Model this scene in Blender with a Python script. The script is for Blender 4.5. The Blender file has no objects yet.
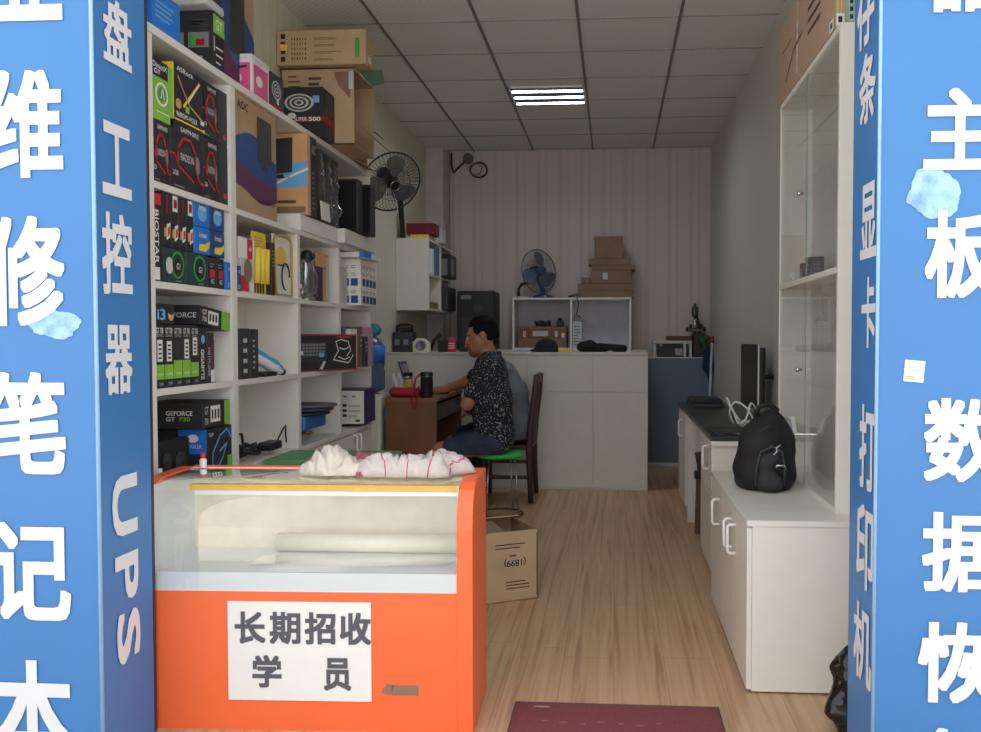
import bpy, bmesh, math, random
import numpy as np
from mathutils import Vector, Matrix, Euler, noise
random.seed(7)
SC = bpy.context.scene; COL = SC.collection
# ---------------------------------------------------------------- camera, world, lights, exposure
FPX, CX, CY, HC = 880.0, 555.0, 366.0, 1.25
PSI = math.atan((614-CX)/FPX); TH = math.atan((CY-338)/FPX)
cam = bpy.data.cameras.new('camera'); camo = bpy.data.objects.new('camera', cam); COL.objects.link(camo)
camo.location = (0, 0, HC); camo.rotation_euler = (math.pi/2-TH, 0, PSI)
cam.sensor_width = 36; cam.lens = 36*FPX/981; cam.shift_x = -(CX-490.5)/981; cam.clip_start = .05
SC.camera = camo
w = bpy.data.worlds.new('sky'); SC.world = w; w.use_nodes = True
bg = w.node_tree.nodes['Background']; bg.inputs[0].default_value = (.92, .95, 1, 1); bg.inputs[1].default_value = 1.45
vs = SC.view_settings; vs.view_transform = 'Standard'; vs.look = 'None'; vs.gamma = 1; vs.use_curve_mapping = False
vs.exposure = 0.42
sl = bpy.data.lights.new('sun', 'SUN'); sl.energy = 11; sl.angle = .02; sl.color = (1, .95, .88)
slo = bpy.data.objects.new('sun', sl); COL.objects.link(slo); slo.rotation_euler = (math.radians(-32), 0, 0)   # high behind the shop: lights the street, not the shop front
try: SC.cycles.max_bounces = 14; SC.cycles.diffuse_bounces = 8; SC.cycles.transparent_max_bounces = 16
except Exception: pass

def U(px, py, ax, v):
    "the point that the photo pixel (px, py) shows on the real plane ax = v"
    r, u, f = (px-CX)/FPX, (CY-py)/FPX, 1
    y = f*math.cos(TH)+u*math.sin(TH); z = -f*math.sin(TH)+u*math.cos(TH)
    d = (r*math.cos(PSI)-y*math.sin(PSI), r*math.sin(PSI)+y*math.cos(PSI), z)
    i = 'xyz'.index(ax); o = (0, 0, HC); t = (v-o[i])/d[i]
    return Vector((o[0]+d[0]*t, o[1]+d[1]*t, o[2]+d[2]*t))

# ---------------------------------------------------------------- materials
def turned(objs, piv, a):
    'turn finished things about the vertical through piv'
    R = Matrix.Rotation(a, 3, 'Z'); piv = Vector(piv)
    for o in objs: o.location = piv+R @ (Vector(o.location)-piv); o.rotation_euler.z += a

def lin(c): return tuple(((x/255)/12.92 if x/255 <= .04045 else ((x/255+.055)/1.055)**2.4) for x in c)
MATS = {}
def M(name, rgb=(200, 200, 200), rough=.55, metal=0, var=.06, scale=14, emit=0, alpha=None, bump=0, spec=.5):
    if name in MATS: return MATS[name]
    m = bpy.data.materials.new(name); m.use_nodes = True; nt = m.node_tree; b = nt.nodes['Principled BSDF']
    c = lin(rgb)
    tc = nt.nodes.new('ShaderNodeTexCoord'); nz = nt.nodes.new('ShaderNodeTexNoise'); nz.inputs['Scale'].default_value = scale
    nz.inputs['Detail'].default_value = 3
    nt.links.new(tc.outputs['Object'], nz.inputs['Vector'])
    cr = nt.nodes.new('ShaderNodeValToRGB')
    cr.color_ramp.elements[0].position = .3; cr.color_ramp.elements[1].position = .7
    cr.color_ramp.elements[0].color = tuple(max(0, x*(1-var)) for x in c)+(1,)
    cr.color_ramp.elements[1].color = tuple(min(1, x*(1+var)) for x in c)+(1,)
    nt.links.new(nz.outputs['Fac'], cr.inputs['Fac']); nt.links.new(cr.outputs['Color'], b.inputs['Base Color'])
    b.inputs['Roughness'].default_value = rough; b.inputs['Metallic'].default_value = metal
    b.inputs['Specular IOR Level'].default_value = spec
    if bump:
        bp = nt.nodes.new('ShaderNodeBump'); bp.inputs['Strength'].default_value = bump; bp.inputs['Distance'].default_value = .01
        nt.links.new(nz.outputs['Fac'], bp.inputs['Height']); nt.links.new(bp.outputs['Normal'], b.inputs['Normal'])
    if emit:
        b.inputs['Emission Color'].default_value = c+(1,); b.inputs['Emission Strength'].default_value = emit
    if alpha is not None: b.inputs['Alpha'].default_value = alpha
    m.diffuse_color = c+(1,); MATS[name] = m
    return m
def nodes(m): return m.node_tree.nodes, m.node_tree.links, m.node_tree.nodes['Principled BSDF']
def math_node(nt, op, a, b=None):
    n = nt.nodes.new('ShaderNodeMath'); n.operation = op
    for i, s in enumerate((a, b)):
        if s is None: continue
        if isinstance(s, (int, float)): n.inputs[i].default_value = s
        else: nt.links.new(s, n.inputs[i])
    return n.outputs[0]
def mixc(nt, fac, a, b):
    n = nt.nodes.new('ShaderNodeMix'); n.data_type = 'RGBA'
    for k, s in ((0, fac), (6, a), (7, b)):
        if isinstance(s, (int, float)): n.inputs[k].default_value = s
        elif isinstance(s, tuple): n.inputs[k].default_value = s+(1,)
        else: nt.links.new(s, n.inputs[k])
    return n.outputs[2]
def glass(name, tint=(.93, .96, .95), mul=1.0, rough=.02):
    m = bpy.data.materials.new(name); m.use_nodes = True; nt = m.node_tree; nt.nodes.clear()
    o = nt.nodes.new('ShaderNodeOutputMaterial'); tr = nt.nodes.new('ShaderNodeBsdfTransparent'); tr.inputs[0].default_value = tint+(1,)
    gl = nt.nodes.new('ShaderNodeBsdfGlossy'); gl.inputs['Roughness'].default_value = rough; gl.inputs[0].default_value = (.95, .97, 1, 1)
    lw = nt.nodes.new('ShaderNodeLayerWeight'); f = math_node(nt, 'POWER', lw.outputs['Facing'], 5.0)      # reflection of plain glass by angle, alike from both sides
    f = math_node(nt, 'ADD', math_node(nt, 'MULTIPLY', f, .96), .04); f = math_node(nt, 'MULTIPLY', f, mul); f = math_node(nt, 'MINIMUM', f, 1.0)
    mx = nt.nodes.new('ShaderNodeMixShader'); nt.links.new(f, mx.inputs[0]); nt.links.new(tr.outputs[0], mx.inputs[1]); nt.links.new(gl.outputs[0], mx.inputs[2])
    nt.links.new(mx.outputs[0], o.inputs[0]); MATS[name] = m
    return m
white = M('white_laminate', (230, 225, 213), .42, var=.015)
whiteb = M('white_board', (220, 217, 206), .5, var=.02)
shelfw = M('shelf_laminate', (228, 223, 214), .5, var=.015)
handlew = M('white_enamel', (244, 243, 240), .3, var=.01)
black = M('black_plastic', (26, 26, 28), .45, var=.15)
dkgrey = M('dark_grey_plastic', (54, 54, 57), .5, var=.1)
midgrey = M('mid_grey', (128, 128, 130), .5)
ltgrey = M('light_grey', (196, 197, 198), .5)
paper = M('white_paper', (230, 228, 222), .7, var=.015)
cardb = M('cardboard', (176, 145, 112), .8, var=.07, scale=9)
cardb2 = M('cardboard_pale', (188, 160, 126), .8, var=.06, scale=9)
cardd = M('cardboard_brown', (138, 112, 92), .85, var=.1, scale=9)
ink = M('print_brown', (92, 68, 52), .8)
inkb = M('print_black', (42, 41, 44), .55)
lime = M('print_lime', (134, 192, 66), .45)
green = M('print_green', (66, 160, 70), .5)
dgreen = M('print_dark_green', (38, 66, 58), .5)
red = M('print_red', (206, 42, 48), .5)
dred = M('dark_red', (150, 26, 40), .6)
yellow = M('print_yellow', (236, 206, 70), .5)
gold = M('print_gold', (196, 158, 72), .45)
blue = M('print_blue', (38, 120, 210), .45)
dblue = M('print_dark_blue', (38, 74, 130), .5)
lblue = M('print_light_blue', (112, 178, 226), .45)
pink = M('print_pink', (226, 92, 146), .5)
purple = M('print_purple', (96, 54, 84), .6)
orange = M('print_orange', (214, 164, 116), .6)
steel = M('brushed_steel', (190, 190, 188), .28, metal=1, var=.04)
chrome = M('chrome', (215, 215, 215), .12, metal=1, var=.02)
teal = M('teal_plastic', (40, 150, 160), .4)
clearp = glass('clear_plastic', (.86, .88, .9), 3.0, .12)
pane = glass('cabinet_glass', (.97, .98, .98), .7)
casegl = glass('curved_glass', (.97, .975, .97), 2.2, .02)

# ---------------------------------------------------------------- mesh builder
_txt = {}
def glyphs(s, bold):
    "outline of a word as flat polygons in the unit square; bold thickens the strokes"
    k = (s, bold)
    if k not in _txt:
        c = bpy.data.curves.new('t', 'FONT'); c.body = s; c.resolution_u = 3; c.fill_mode = 'FRONT'
        o = bpy.data.objects.new('t', c); COL.objects.link(o)
        dg = bpy.context.evaluated_depsgraph_get(); dg.update()
        me = bpy.data.meshes.new_from_object(o.evaluated_get(dg))
        v0 = [tuple(p.co) for p in me.vertices]; f0 = [tuple(p.vertices) for p in me.polygons]
        bpy.data.objects.remove(o); bpy.data.curves.remove(c); bpy.data.meshes.remove(me)
        v, f = [], []
        n = 12 if bold >= .02 else 4
        K_ = (-1, -.5, 0, .5, 1) if n > 4 else (-1, 1)
        sq = [(s, k) for s in (-1, 1) for k in K_]+[(k, s) for s in (-1, 1) for k in K_]
        sh = [(0, 0)]+[(bold*a, bold*b) for a, b in sq] if bold else [(0, 0)]
        for i, (dx, dy) in enumerate(sh):
            q = len(v); v += [(p[0]+dx, p[1]+dy, i*4e-6) for p in v0]; f += [tuple(j+q for j in t) for t in f0]
        xs = [p[0] for p in v]; ys = [p[1] for p in v]
        x0, x1, y0, y1 = min(xs), max(xs), min(ys), max(ys)
        _txt[k] = ([((p[0]-x0)/(x1-x0+1e-9), (p[1]-y0)/(y1-y0+1e-9), p[2]) for p in v], f)
    return _txt[k]
class G:
    def __init__(s, loc=(0, 0, 0), rz=0, rx=0, ry=0):
        s.v, s.f, s.mi, s.sm, s.m = [], [], [], [], []
        s.X = Matrix.Translation(loc) @ Euler((rx, ry, rz)).to_matrix().to_4x4()
    def add(s, vs, fs, m, smooth=False):
        if m not in s.m: s.m.append(m)
        k = s.m.index(m); n = len(s.v)
        s.v += [tuple(s.X @ Vector(p)) for p in vs]
        for q in fs: s.f.append(tuple(i+n for i in q)); s.mi.append(k); s.sm.append(smooth)
        return s
    def box(s, a, b, m, bev=0):
        if bev:
            bm = bmesh.new(); bmesh.ops.create_cube(bm, size=1)
            for v in bm.verts: v.co = Vector([(a[i]+b[i])/2+v.co[i]*(b[i]-a[i]) for i in range(3)])
            bmesh.ops.bevel(bm, geom=list(bm.edges), offset=bev, segments=2, affect='EDGES', profile=.5)
            bm.verts.index_update()
            s.add([v.co.copy() for v in bm.verts], [[v.index for v in f.verts] for f in bm.faces], m); bm.free()
            return s
        x0, y0, z0 = a; x1, y1, z1 = b
        return s.add([(x0,y0,z0),(x1,y0,z0),(x1,y1,z0),(x0,y1,z0),(x0,y0,z1),(x1,y0,z1),(x1,y1,z1),(x0,y1,z1)],
                     [(3,2,1,0),(4,5,6,7),(0,1,5,4),(1,2,6,5),(2,3,7,6),(3,0,4,7)], m)
    def quad(s, pts, m): return s.add(pts, [tuple(range(len(pts)))], m)
    def slab(s, pts, d, m):
        "polygon pts extruded along vector d"
        n = len(pts); d = Vector(d); P = [Vector(p) for p in pts]; Q = [p+d for p in P]
        nn = sum(((P[i]-P[0]).cross(P[(i+1) % n]-P[0]) for i in range(1, n-1)), Vector())
        fs = [tuple(range(n)), tuple(range(2*n-1, n-1, -1))]+[(i, i+n, (i+1) % n+n, (i+1) % n) for i in range(n)]
        if nn.dot(d) > 0: fs = [tuple(reversed(q)) for q in fs]
        return s.add(P+Q, fs, m)
    def tube(s, pts, r, m, n=10, closed=False):
        P = [Vector(p) for p in pts]; k = len(P); R = r if isinstance(r, (list, tuple)) else [r]*k
        up = None; vs = []
        for i in range(k):
            a = P[(i-1) % k] if (closed or i > 0) else P[i]; b = P[(i+1) % k] if (closed or i < k-1) else P[i]
            t = (b-a).normalized()
            if up is None: up = t.orthogonal().normalized()
            up = (up-t*up.dot(t)).normalized(); w_ = t.cross(up)
            vs += [P[i]+(up*math.cos(2*math.pi*j/n)+w_*math.sin(2*math.pi*j/n))*R[i] for j in range(n)]
        fs = []
        for i in range(k if closed else k-1):
            i2 = (i+1) % k
            fs += [(i*n+j, i*n+(j+1) % n, i2*n+(j+1) % n, i2*n+j) for j in range(n)]
        if not closed: fs += [tuple(range(n-1, -1, -1)), tuple((k-1)*n+j for j in range(n))]
        return s.add(vs, fs, m, True)
    def lathe(s, o, prof, m, n=20, axis=(0, 0, 1)):
        q = Vector((0, 0, 1)).rotation_difference(Vector(axis).normalized()); o = Vector(o); vs = []
        for r, z in prof: vs += [o+q @ Vector((r*math.cos(2*math.pi*j/n), r*math.sin(2*math.pi*j/n), z)) for j in range(n)]
        k = len(prof); fs = [(i*n+j, i*n+(j+1) % n, (i+1)*n+(j+1) % n, (i+1)*n+j) for i in range(k-1) for j in range(n)]
        fs += [tuple(range(n-1, -1, -1)), tuple((k-1)*n+j for j in range(n))]
        return s.add(vs, fs, m, True)
    # printed marks: a face is (origin, u, v) spanning the printed side
    def at(s, fa, u, v, lift): o, U_, V_ = fa; n = U_.cross(V_).normalized(); return o+U_*u+V_*v+n*lift
    def rect(s, fa, u0, v0, u1, v1, m, lift=.0008): return s.quad([s.at(fa, a, b, lift) for a, b in ((u0,v0),(u1,v0),(u1,v1),(u0,v1))], m)
    def poly(s, fa, pts, m, lift=.0008): return s.quad([s.at(fa, a, b, lift) for a, b in pts], m)
    def disc(s, fa, u, v, ru, rv, m, lift=.0012, n=20): return s.poly(fa, [(u+ru*math.cos(2*math.pi*i/n), v+rv*math.sin(2*math.pi*i/n)) for i in range(n)], m, lift)
    def line(s, fa, pts, wd, m, lift=.0014):
        o, U_, V_ = fa; n = U_.cross(V_).normalized(); P = [s.at(fa, a, b, lift) for a, b in pts]
        for i in range(len(P)-1):
            t = (P[i+1]-P[i]); e = t.normalized()*wd*.4; side = n.cross(t).normalized()*wd/2
            s.quad([P[i]-e-side, P[i+1]+e-side, P[i+1]+e+side, P[i]-e+side], m)
        return s
    def text(s, fa, t, u0, v0, u1, v1, m, bold=.0, lift=.0016, rot=0):
        gv, gf = glyphs(t, bold)
        def tr(a, b):
            for _ in range(rot): a, b = b, 1-a          # quarter turns clockwise
            return u0+(u1-u0)*a, v0+(v1-v0)*b
        return s.add([s.at(fa, *tr(a, b), lift+e) for a, b, e in gv], gf, m)
    def bars(s, fa, u0, v0, u1, v1, n, m, fill=.5, seed=1):
        "rows of print too small to read"
        rnd = random.Random(seed); h = (v1-v0)/n
        for i in range(n): s.rect(fa, u0, v0+i*h, u0+(u1-u0)*rnd.uniform(.55, 1), v0+i*h+h*fill, m, .001)
        return s
    def obj(s, name, parent=None, loc=None, bevel=0):
        me = bpy.data.meshes.new(name); off = Vector(loc) if loc is not None else (parent_world(parent) if parent else Vector())
        me.from_pydata([tuple(Vector(p)-off) for p in s.v], [], s.f)
        for m in s.m: me.materials.append(m)
        me.polygons.foreach_set('material_index', s.mi); me.polygons.foreach_set('use_smooth', s.sm); me.update()
        o = bpy.data.objects.new(name, me); COL.objects.link(o)
        if parent: o.parent = parent
        if loc is not None: o.location = off-(parent_world(parent) if parent else Vector())
        if bevel:
            b = o.modifiers.new('bevel', 'BEVEL'); b.width = bevel; b.segments = 2; b.limit_method = 'ANGLE'
        return o
def parent_world(o):
    v = Vector()
    while o: v += o.location; o = o.parent
    return v
def tag(o, label, cat, group=None, kind=None):
    o['label'] = label; o['category'] = cat
    if group: o['group'] = group
    if kind: o['kind'] = kind
    return o
def T(name, label, cat, loc, group=None):
    o = bpy.data.objects.new(name, None); COL.objects.link(o); o.location = loc; o.empty_display_size = .1
    return tag(o, label, cat, group)
def S(name, g, label, cat, loc, group=None): return tag(g.obj(name, None, loc), label, cat, group)
def struct(name, g): o = g.obj(name); o['kind'] = 'structure'; return o
def faceR(a, b): return (Vector((b[0], a[1], a[2])), Vector((0, b[1]-a[1], 0)), Vector((0, 0, b[2]-a[2])))
def faceF(a, b): return (Vector((a[0], a[1], a[2])), Vector((b[0]-a[0], 0, 0)), Vector((0, 0, b[2]-a[2])))
def faceL(a, b): return (Vector((a[0], b[1], a[2])), Vector((0, a[1]-b[1], 0)), Vector((0, 0, b[2]-a[2])))
def faceT(a, b): return (Vector((a[0], a[1], b[2])), Vector((b[0]-a[0], 0, 0)), Vector((0, b[1]-a[1], 0)))

# ---------------------------------------------------------------- solid modelling with distance fields (bodies, bags, cloth)
def sdf(prims, res, k=.02, cut=None, pad=.03):
    lo = np.full(3, 1e9); hi = np.full(3, -1e9)
    for p in prims:
        if p[0] == 'cap': pts = np.array([p[1], p[2]]); r = max(p[3], p[4])
        else: pts = np.array([p[1]]); r = max(p[2])
        lo = np.minimum(lo, pts.min(0)-r); hi = np.maximum(hi, pts.max(0)+r)
    lo -= pad; hi += pad
    n = np.ceil((hi-lo)/res).astype(int)+1
    D = np.full(n, 1.0, dtype=np.float32)
    ax = [lo[i]+res*np.arange(n[i]) for i in range(3)]
    for p in prims:
        kk = p[5] if p[0] == 'cap' and len(p) > 5 else (p[4] if p[0] == 'ell' and len(p) > 4 else k)
        if p[0] == 'cap': pts = np.array([p[1], p[2]]); r = max(p[3], p[4])
        else: pts = np.array([p[1]]); r = max(p[2])
        m = r+kk*2+res*3
        i0 = np.maximum(0, np.floor((pts.min(0)-m-lo)/res).astype(int)); i1 = np.minimum(n, np.ceil((pts.max(0)+m-lo)/res).astype(int)+1)
        x, y, z = np.meshgrid(ax[0][i0[0]:i1[0]], ax[1][i0[1]:i1[1]], ax[2][i0[2]:i1[2]], indexing='ij')
        if p[0] == 'cap':
            a = np.array(p[1], float); b = np.array(p[2], float); d = b-a; L = max(d.dot(d), 1e-9)
            t = np.clip(((x-a[0])*d[0]+(y-a[1])*d[1]+(z-a[2])*d[2])/L, 0, 1)
            e = np.sqrt((x-a[0]-t*d[0])**2+(y-a[1]-t*d[1])**2+(z-a[2]-t*d[2])**2)-(p[3]+(p[4]-p[3])*t)
        else:
            c = p[1]; r_ = p[2]; R = p[3] if len(p) > 3 and p[3] is not None else None
            dx, dy, dz = x-c[0], y-c[1], z-c[2]
            if R is not None:
                R = np.array(R.transposed()); dx, dy, dz = (R[i][0]*dx+R[i][1]*dy+R[i][2]*dz for i in range(3))
            q = np.sqrt((dx/r_[0])**2+(dy/r_[1])**2+(dz/r_[2])**2); e = (q-1)*min(r_)
        sub = D[i0[0]:i1[0], i0[1]:i1[1], i0[2]:i1[2]]
        h = np.maximum(kk-np.abs(sub-e), 0)/kk
        D[i0[0]:i1[0], i0[1]:i1[1], i0[2]:i1[2]] = np.minimum(sub, e)-h*h*kk*.25
    if cut is not None:
        x, y, z = np.meshgrid(*ax, indexing='ij'); D = np.maximum(D, cut(x, y, z).astype(np.float32))
    ins = D < 0; c = [a-1 for a in n]
    cnt = np.zeros(c, int); acc = np.zeros(c+[3]); num = np.zeros(c)
    def sl(o): return tuple(slice(o[i], o[i]+c[i]) for i in range(3))
    cor = [(i, j, l) for i in (0, 1) for j in (0, 1) for l in (0, 1)]
    for o in cor: cnt += ins[sl(o)]
    for o in cor:
        for a in range(3):
            if o[a] == 0:
                q = list(o); q[a] = 1; q = tuple(q); d0 = D[sl(o)]; d1 = D[sl(q)]; cr = (d0 < 0) != (d1 < 0)
                den = np.where(cr, d0-d1, 1); t = np.where(cr, d0/den, 0)
                for b in range(3): acc[..., b] += np.where(cr, o[b]+(t if b == a else 0), 0)
                num += cr
    act = (cnt > 0) & (cnt < 8); idx = np.full(c, -1); idx[act] = np.arange(act.sum())
    g = np.argwhere(act); V = (g+acc[act]/num[act][:, None])*res+lo
    F = []
    for a in range(3):
        b, d = [(1, 2), (2, 0), (0, 1)][a]
        s0 = [slice(1, n[i]-1) for i in range(3)]; s0[a] = slice(0, n[a]-1); s1 = list(s0); s1[a] = slice(1, n[a])
        x0 = ins[tuple(s0)]; x1 = ins[tuple(s1)]; E = np.argwhere(x0 != x1); fl = x0[tuple(E.T)]
        E = E+np.array([0 if i == a else 1 for i in range(3)])
        def I(db, dd): q = E.copy(); q[:, b] += db; q[:, d] += dd; return idx[tuple(q.T)]
        Q = np.stack([I(-1, -1), I(0, -1), I(0, 0), I(-1, 0)], 1); Q[~fl] = Q[~fl][:, ::-1]; F.append(Q)
    F = np.concatenate(F); F = F[(F >= 0).all(1)]
    return V, F
def blob(name, prims, res, mat, parent=None, k=.02, cut=None, loc=None, paint=None, disp=None, mats=None):
    V, F = sdf(prims, res, k, cut)
    me = bpy.data.meshes.new(name); off = np.array(loc if loc is not None else (parent_world(parent) if parent else (0, 0, 0)))
    if disp is not None: V = disp(V)
    me.from_pydata((V-off).tolist(), [], F.tolist())
    for m in (mats or [mat]): me.materials.append(m)
    if paint is not None: me.polygons.foreach_set('material_index', [int(i) for i in paint(V[F].mean(1))])
    me.polygons.foreach_set('use_smooth', [True]*len(F)); me.update()
    o = bpy.data.objects.new(name, me); COL.objects.link(o)
    if parent: o.parent = parent
    if loc is not None: o.location = off
    return o
# ================================================================ SETTING
XL, XR, YB, ZC = -1.88, .96, 8.95, 3.15
# wooden floor: long planks running into the shop
mf = M('laminate_floor', (198, 160, 112), .38); ns, lk, bs = nodes(mf); nt = mf.node_tree
tc = ns.new('ShaderNodeTexCoord'); sp = ns.new('ShaderNodeSeparateXYZ'); lk.new(tc.outputs['Object'], sp.inputs[0])
pl = math_node(nt, 'FLOOR', math_node(nt, 'DIVIDE', sp.outputs[0], .195))
wn = ns.new('ShaderNodeTexWhiteNoise'); wn.noise_dimensions = '1D'; lk.new(pl, wn.inputs['W'])
cb = ns.new('ShaderNodeCombineXYZ'); lk.new(math_node(nt, 'MULTIPLY', sp.outputs[0], 34), cb.inputs[0])
lk.new(math_node(nt, 'ADD', math_node(nt, 'MULTIPLY', sp.outputs[1], 1.0), math_node(nt, 'MULTIPLY', wn.outputs['Value'], 40)), cb.inputs[1])
n1 = ns.new('ShaderNodeTexNoise'); n1.inputs['Scale'].default_value = 1; n1.inputs['Detail'].default_value = 5; n1.inputs['Distortion'].default_value = .6; lk.new(cb.outputs[0], n1.inputs['Vector'])
cr = ns.new('ShaderNodeValToRGB'); e = cr.color_ramp.elements; e[0].position = .33; e[0].color = lin((166, 131, 98))+(1,); e[1].position = .66; e[1].color = lin((208, 174, 137))+(1,)
q = cr.color_ramp.elements.new(.48); q.color = lin((196, 160, 122))+(1,); lk.new(n1.outputs['Fac'], cr.inputs['Fac'])
fx = math_node(nt, 'FRACT', math_node(nt, 'DIVIDE', sp.outputs[0], .195)); seam = math_node(nt, 'LESS_THAN', fx, .015)
fy = math_node(nt, 'FRACT', math_node(nt, 'ADD', math_node(nt, 'DIVIDE', sp.outputs[1], 1.2), wn.outputs['Value'])); seam2 = math_node(nt, 'LESS_THAN', fy, .003)
c1 = mixc(nt, math_node(nt, 'MULTIPLY', math_node(nt, 'MAXIMUM', seam, seam2), .45), cr.outputs['Color'], lin((110, 80, 56)))
c2 = mixc(nt, math_node(nt, 'MULTIPLY', wn.outputs['Value'], .22), c1, lin((176, 138, 96)))
lk.new(c2, bs.inputs['Base Color'])
struct('floor', G().box((XL-.1, 2.2, -.1), (XR+.1, YB+.1, 0), mf))
pav = M('pavement', (182, 178, 172), .9, var=.12, scale=5)
struct('ground', G().box((-14, -14, -.12), (14, 2.2, -.005), pav))
def stripes(name, rgb, rgb2, period, axis, duty=.08, soft=False):
    m = M(name, rgb, .6); ns, lk, bs = nodes(m); nt = m.node_tree
    tc = ns.new('ShaderNodeTexCoord'); sp = ns.new('ShaderNodeSeparateXYZ'); lk.new(tc.outputs['Object'], sp.inputs[0])
    t = math_node(nt, 'FRACT', math_node(nt, 'DIVIDE', math_node(nt, 'ADD', sp.outputs[axis], 20), period))
    if soft:
        cr = ns.new('ShaderNodeValToRGB'); el = cr.color_ramp.elements; el[0].position = .30; el[0].color = lin(rgb)+(1,); el[1].position = .34; el[1].color = lin(rgb2)+(1,)
        for p, c in ((.5, rgb2), (.53, rgb), (.72, rgb), (.74, rgb2), (.80, rgb2), (.82, rgb)): k = cr.color_ramp.elements.new(p); k.color = lin(c)+(1,)
        lk.new(t, cr.inputs[0]); lk.new(cr.outputs[0], bs.inputs['Base Color'])
    else: lk.new(mixc(nt, math_node(nt, 'LESS_THAN', t, duty), lin(rgb), lin(rgb2)), bs.inputs['Base Color'])
    return m
wl = stripes('wall_panel_cream', (214, 210, 188), (196, 192, 172), .11, 1)
wr = stripes('wall_panel_grey', (206, 203, 194), (182, 180, 172), .1, 1)
wb = stripes('wallpaper_stripe', (206, 195, 190), (196, 186, 182), .22, 0, soft=True)
struct('wall_left', G().box((XL-.1, 2.5, 0), (XL, YB+.1, ZC+.1), wl))
struct('wall_right', G().box((XR, 2.5, 0), (XR+.1, YB+.1, ZC+.1), wr))
struct('wall_back', G().box((XL, YB, 0), (XR, YB+.1, ZC+.1), wb))
struct('column', G().box((XL, 8.75, 0), (-1.71, YB, ZC), M('column_paint', (206, 196, 192), .7)).box((-1.71, 8.90, 0), (-1.675, YB, ZC), M('conduit', (160, 152, 148), .6)))
# suspended ceiling of 0.6 m tiles on a thin grid
mc = M('ceiling_tile', (226, 220, 218), .8); ns, lk, bs = nodes(mc); nt = mc.node_tree
tc = ns.new('ShaderNodeTexCoord'); sp = ns.new('ShaderNodeSeparateXYZ'); lk.new(tc.outputs['Object'], sp.inputs[0])
wv = ns.new('ShaderNodeTexWave'); wv.inputs['Scale'].default_value = 14; wv.inputs['Distortion'].default_value = 1.5; lk.new(tc.outputs['Object'], wv.inputs['Vector']); wv.bands_direction = 'DIAGONAL'
lk.new(mixc(nt, wv.outputs['Fac'], lin((230, 229, 225)), lin((219, 218, 214))), bs.inputs['Base Color'])
struct('ceiling', G().box((XL, 2.42, ZC), (XR, YB, ZC+.08), mc))
gb = M('ceiling_grid_metal', (120, 116, 114), .5); gg = G(); tt = M('ceiling_cross_tee', (158, 152, 150), .5)
for i in range(-1, 4): gg.box((-.82+.603*i-.009, 2.6, ZC-.006), (-.82+.603*i+.009, YB, ZC+.002), gb)
y = 8.27+.6
while y > 2.7: gg.box((XL, y-.006, ZC-.004), (XR, y+.006, ZC+.002), tt); y -= .595
struct('trim_1', gg)
fac = M('facade_render', (178, 176, 172), .8)
struct('lintel', G().box((-1.45, 2.42, 3.12), (.70, 2.655, 4.2), fac))
struct('wall_front', G().box((-8, 2.45, -.1), (-1.9, 2.65, 4.2), fac).box((1.2, 2.45, -.1), (8, 2.65, 4.2), fac))
# door-track strip at the left jamb
struct('trim_2', G().box((-1.462, 2.662, 0), (-1.449, 2.675, 3.1), M('dark_track', (62, 48, 50), .5)))

# ---------------------------------------------------------------- blue sign pillars
sb = M('sign_blue', (63, 122, 182), .42, var=.03, scale=3)
sw = M('sign_white_vinyl', (222, 222, 222), .5, var=.015)
scr = M('scraped_vinyl', (150, 190, 226), .6, var=.34, scale=26)
edge = M('sign_edge', (150, 190, 226), .5)
def chars(root, items, ax, val, flip, bold):
    for t, x0, y0, x1, y1, rot in items:
        a = U(x0, y1, ax, val); b = U(x1, y1, ax, val); c = U((x0+x1)/2, y0, ax, val); lo = U((x0+x1)/2, y1, ax, val)
        h = c.z-lo.z
        if ax == 'y': fa = (Vector((a.x, val-.001, lo.z)), Vector((b.x-a.x, 0, 0)), Vector((0, 0, h)))
        else: fa = (Vector((val+flip*.001, a.y, lo.z)), Vector((0, b.y-a.y, 0)), Vector((0, 0, h)))
        g = G(); g.text(fa, t, 0, 0, 1, 1, sw, bold, .0015, rot); g.obj('character', root)
rt = T('sign_pillar', 'blue sign pillar at the left of the shop doorway with white notebook-repair lettering and a pale scrape', 'sign', (-1.66, 2.52, 0))
G().box((-1.92, 2.38, 0), (-1.45, 2.66, 3.12), sb).obj('panel', rt)
G().tube([(-1.45, 2.38, 0), (-1.45, 2.38, 3.12)], .006, edge, 6).obj('corner_bead', rt)
chars(rt, [('业', -12, -95, 63, 21, 0), ('维', -12, 70, 64, 178, 0), ('修', -12, 216, 66, 326, 0), ('笔', -10, 372, 67, 474, 0), ('记', -8, 522, 72, 620, 0), ('本', -6, 660, 74, 765, 0)], 'y', 2.379, 1, .026)
chars(rt, [('盘', 103, 2, 131, 66, 0), ('工', 102, 125, 131, 197, 0), ('控', 102, 214, 132, 295, 0), ('器', 105, 325, 132, 394, 0), ('U', 112, 475, 137, 535, 1), ('P', 115, 553, 138, 600, 1), ('S', 117, 610, 140, 661, 1)], 'x', -1.449, 1, .024)
def scrape(root, pts, ax, val, seed):
    g = G(); n = 64; cx, cy, rx, ry = pts; P = []
    for i in range(n):
        a = 2*math.pi*i/n; d = Vector((math.cos(a), math.sin(a), seed)); k = 1+.28*noise.noise(d*1.3)+.12*noise.noise(d*5); P.append(U(cx+rx*k*math.cos(a), cy+ry*k*math.sin(a), ax, val))
    for p in P: p[1] -= .0012
    c = sum(P, Vector())/n
    g.add([c]+P, [(0, (i+1) % n+1, i+1) for i in range(n)], scr); g.obj('scraped_patch', root)
scrape(rt, (53, 323, 25, 15), 'y', 2.379, 3)
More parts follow.
